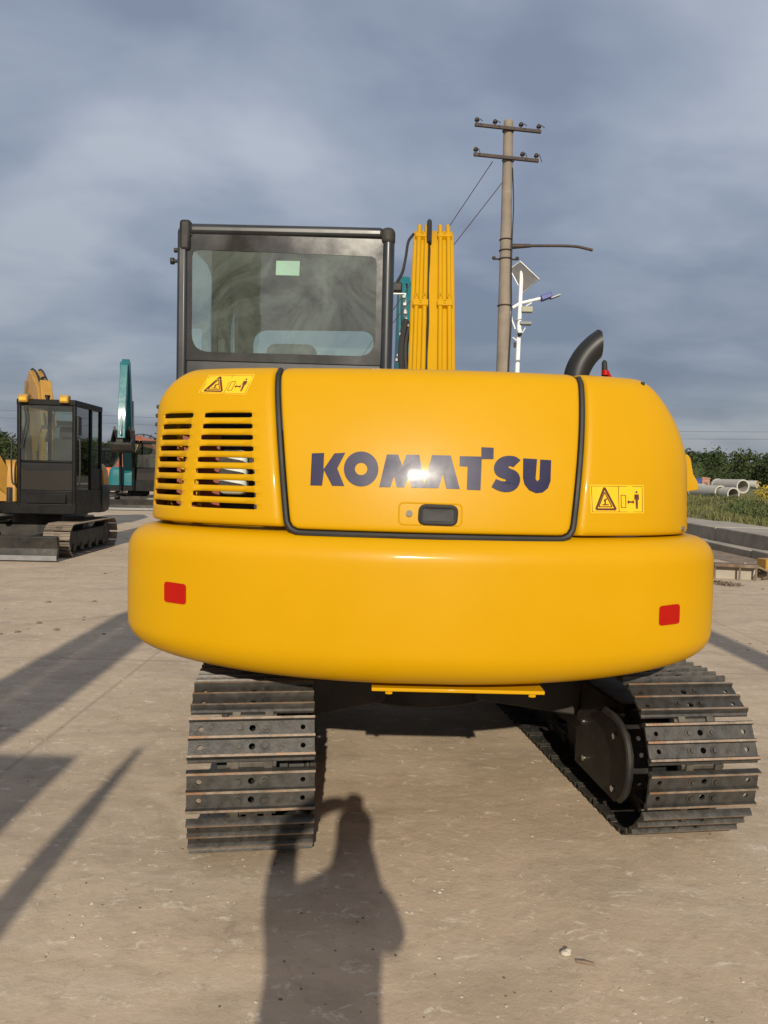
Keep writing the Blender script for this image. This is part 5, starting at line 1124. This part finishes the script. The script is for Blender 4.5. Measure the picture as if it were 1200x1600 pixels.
MB().box(-0.27, 0.27, 0, 0.8, 0, 1.25).build('wall', PINK, u, bevel=0.01); MB().prism([(-0.32, 1.252), (0.32, 1.252), (0.3, 1.33), (-0.3, 1.38)], -0.06, 0.86, 'y').build('roof', PINK, u); MB().box(-0.12, 0.14, -0.02, -0.001, 0.0, 1.0).build('door', RUST, u)
# yellow flowering weeds and a dark post at the right frame edge
fl = leaf_mass('yellow_flower_weed', [(at_y(1196, 765, 38).x, 38, 1.05, 0.55, 0.5, 0.45, 420)], mat('yellow_petals', (0.45, 0.33, 0.03), 0.7, vary=0.3, alt=(0.09, 0.10, 0.03), alt_amt=0.9, alt_scale=5), 0.07); struct(fl, 'stuff')
# rusty trough and scrap on the yard
tb = at_z(1147, 905, 0); u = thing('steel_trough', 'rusty brown upturned steel frame lying on the yard at the right', 'scrap frame', (tb.x, tb.y, 0), R(-14))
MB().box(-0.30, 0.32, -0.10, 0.12, 0.185, 0.235).build('top_plate', RUST, u, bevel=0.006)
for x in (-0.285, 0.06, 0.285): MB().box(x - 0.012, x + 0.012, -0.085, -0.06, 0, 0.185).build('leg', RUST, u); MB().box(x - 0.012, x + 0.012, 0.08, 0.105, 0, 0.185).build('leg', RUST, u)
MB().box(-0.27, 0.27, 0.03, 0.045, 0.0, 0.183).build('back_panel', KERB, u)
sc0 = at_z(1185, 905, 0)
for i, (x0, y0, z0, x1, y1, z1, r_, m_, lab) in enumerate(((-0.15, 0.1, 0.22, 0.28, -0.05, 0.03, 0.016, WOOD, 'bent pale stick leaning over the scrap heap beside the steel frame'), (0.0, -0.12, 0.02, 0.45, 0.02, 0.06, 0.022, RUST, 'rusty bar lying lowest in the scrap heap at the right edge'), (-0.05, 0.2, 0.025, 0.5, 0.1, 0.20, 0.02, RUST, 'rusty bar propped up against the yellow bracket in the scrap heap'))):
    o = MB().tube(smooth_path([(sc0.x + x0, sc0.y + y0, z0), (sc0.x + (x0 + x1) / 2, sc0.y + (y0 + y1) / 2, (z0 + z1) / 2 + 0.03), (sc0.x + x1, sc0.y + y1, z1)], 5), r_, 7).build('scrap_bar', m_); tag(o, lab, 'scrap', 'scrap bars')
o = MB().tube(smooth_path([(sc0.x - 0.14, sc0.y - 0.05, 0.0), (sc0.x - 0.10, sc0.y - 0.06, 0.14), (sc0.x - 0.22, sc0.y, 0.24)], 5), 0.012, 7).build('bent_rod', CONC); tag(o, 'thin pale bent rod standing between steel frame and scrap heap', 'rod')
u = thing('yellow_bracket', 'yellow cast bracket with a round hole in the scrap at the right edge', 'bracket', (sc0.x + 0.26, sc0.y + 0.15, 0.0), R(10))
n = 20; r0 = [(0.12 * math.cos(2 * math.pi * k / n), 0.10 * math.sin(2 * math.pi * k / n)) for k in range(n)]; sq = [(0.17 * max(-1, min(1, 1.35 * math.cos(2 * math.pi * k / n))), 0.13 * max(-1, min(1, 1.35 * math.sin(2 * math.pi * k / n)))) for k in range(n)]
b = MB(); b.loft([[(x, y, 0.14) for x, y in sq], [(x, y, 0.30) for x, y in sq], [(x * 0.65, y * 0.6, 0.30) for x, y in r0], [(x * 0.65, y * 0.6, 0.14) for x, y in r0], [(x, y, 0.14) for x, y in sq]], True, False); b.build('ring', OCHRE, u, bevel=0.008)
MB().box(-0.15, 0.15, -0.12, 0.12, 0.0, 0.138).build('base', RUST, u, bevel=0.01)
# ------------------------------------------------------------------ posts behind the photographer (their shadows cross the yard)
o = MB().tube([(-1.06, -2.0, 0), (-1.06, -2.0, 1.2), (-1.06, -2.0, 2.2), (-1.05, -2.0, 2.62)], [0.075, 0.07, 0.05, 0.015], 12).build('marker_post', WOOD); tag(o, 'tapered timber post behind the photographer, casting the thin slanting shadow at left', 'post')
o = MB().tube([(3.36, -2.6, 0), (3.36, -2.6, 4.8)], [0.17, 0.15], 14).build('unseen_pole', POLE); tag(o, 'plain pole behind the photographer, casting the shadow at the right edge', 'post')  # unseen plain pole without a lamp, inferred from its shadow
# ------------------------------------------------------------------ loose stones, chips and litter on the yard
def chips(name, n, ymin, ymax, smin, smax, m_, flat=0.35):
    v = []; f = []
    for _ in range(n):
        y = ymin + (ymax - ymin) * rg.random() ** 1.6; x = (rg.random() - 0.5) * (1.15 * y + 0.6); s_ = smin + (smax - smin) * rg.random() ** 3
        if mnoise.noise((x * 1.3, y * 1.3, 2.2)) + 0.25 < rg.random() * 0.8 - 0.1: continue
        k = 6; a0 = rg.random() * 6.28; o = len(v); el = 0.5 + rg.random() * 0.8; ca, sa = math.cos(a0), math.sin(a0)
        for h, q in ((0.0, 1.0), (flat, 0.72)):
            for i in range(k):
                a = 2 * math.pi * i / k; r_ = s_ * q * (0.7 + 0.5 * rg.random()); px_, py_ = r_ * math.cos(a), el * r_ * math.sin(a); v.append((x + px_ * ca - py_ * sa, y + px_ * sa + py_ * ca, 0.0005 + h * s_ * (0.6 + 0.6 * rg.random()) * (1 if h else 0)))
        f += [(o + i, o + (i + 1) % k, o + k + (i + 1) % k, o + k + i) for i in range(k)] + [tuple(o + k + i for i in range(k))]
    me = bpy.data.meshes.new(name); me.from_pydata(v, [], f); me.materials.append(m_); me.update(); return struct(place(me, name), 'stuff')
chips('stone_chips', 3200, 1.6, 6.5, 0.0016, 0.0085, STONE); chips('dirt_clods', 1900, 1.6, 7.0, 0.0014, 0.0055, DIRT, 0.4); chips('far_rubble', 600, 6.5, 18.0, 0.006, 0.035, DIRT, 0.4)
# mud patches by the kerb
md = []
for (px_, py_, s_) in ((1125, 912, 0.14), (1140, 915, 0.10), (1100, 900, 0.12), (1090, 838, 0.5), (1140, 858, 0.5), (1105, 850, 0.45), (1185, 862, 0.55), (1165, 850, 0.6)):
    c = at_z(px_, py_); md.append((c.x, c.y, 0.0, s_ * 1.6, s_ * 1.1, 0.05, 150))
cl_ = leaf_mass('soil_crumbs', md, DIRT, 0.03); struct(cl_, 'stuff')
c = at_z(884, 1492); b = MB(); b.ball((0, 0, 0.006), 0.014, 5, 0, (1.2, 0.8, 0.6)); b.ball((0.008, 0.004, 0.012), 0.010, 5, 0, (1, 0.8, 0.6)); o = b.build('stone', STONE, None, (c.x, c.y, 0)); tag(o, 'small pale stone on the ground in front, beside a short twig', 'stone')
c = at_z(915, 1507); o = MB().tube([(-0.025, 0.008, 0.005), (0, 0, 0.007), (0.026, -0.006, 0.005)], [0.004, 0.005, 0.003], 6).build('twig', WOOD, None, (c.x, c.y, 0)); tag(o, 'short brown twig on the ground in front, beside a pale stone', 'twig')
# ------------------------------------------------------------------ the photographer, whose shadow lies in front
PB = Vector((-0.03, -0.34, 0))
u = thing('person', 'photographer in a dark jacket raising a phone, standing at the camera', 'person', PB)
J = [((-0.05, 0, 0.86), 0.15, None), ((-0.05, 0, 1.06), 0.145, 0), ((-0.04, 0, 1.24), 0.155, 1), ((0.005, 0.01, 1.345), 0.06, 2), ((0.035, 0.05, 1.42), 0.07, 3), ((0.04, 0.06, 1.50), 0.088, 4), ((0.04, 0.05, 1.56), 0.06, 5),
     ((-0.21, 0, 1.26), 0.065, 2), ((-0.22, 0.06, 1.36), 0.052, 7), ((-0.215, 0.10, 1.43), 0.047, 8), ((-0.10, 0.17, 1.52), 0.038, 9), ((0.0, 0.23, 1.51), 0.030, 10),
     ((0.125, 0, 1.25), 0.065, 2), ((0.165, 0.05, 1.15), 0.05, 12), ((0.11, 0.18, 1.18), 0.042, 13), ((0.06, 0.27, 1.37), 0.032, 14),
     ((-0.15, 0, 0.80), 0.105, 0), ((-0.16, 0.02, 0.48), 0.072, 16), ((-0.17, 0, 0.10), 0.048, 17), ((-0.18, 0.13, 0.04), 0.04, 18),
     ((0.05, 0, 0.80), 0.105, 0), ((0.06, 0.02, 0.48), 0.072, 20), ((0.07, 0, 0.10), 0.048, 21), ((0.08, 0.13, 0.04), 0.04, 22)]
me = bpy.data.meshes.new('body'); me.from_pydata([j[0] for j in J], [(j[2], i) for i, j in enumerate(J) if j[2] is not None], []); me.materials.append(CLOTH)
body = place(me, 'body', u); sk = body.modifiers.new('skin', 'SKIN'); sk.use_smooth_shade = True
sv = me.skin_vertices[0].data if me.skin_vertices else None
if sv is None:
    bm = bmesh.new(); bm.from_mesh(me); bm.verts.layers.skin.verify(); bm.to_mesh(me); bm.free(); sv = me.skin_vertices[0].data
for i, j in enumerate(J): sv[i].radius = (j[1], j[1]); sv[i].use_root = (i == 0)
ssd = body.modifiers.new('sub', 'SUBSURF'); ssd.levels = 2; ssd.render_levels = 2
for base_, dirs in (((0.0, 0.25, 1.50), 1), ((0.06, 0.28, 1.35), -1)):
    for k in range(4):
        p = Vector(base_) + Vector((0, 0.0, 0.022 * (1.5 - k))); MB().tube([p, p + Vector((dirs * 0.035, 0.012, 0)), p + Vector((dirs * 0.055, -0.012, 0))], [0.009, 0.009, 0.007], 8).build('finger', SKIN, u)
    p = Vector(base_); MB().tube([p + Vector((0, -0.01, -0.02)), p + Vector((dirs * 0.03, -0.03, 0.005))], [0.011, 0.008], 8).build('thumb', SKIN, u)
ph = MB().box(-0.038, 0.038, -0.034, -0.026, 1.345, 1.505).build('phone', RUB, None, bevel=0.004); tag(ph, 'dark phone held upright by the photographer', 'phone')
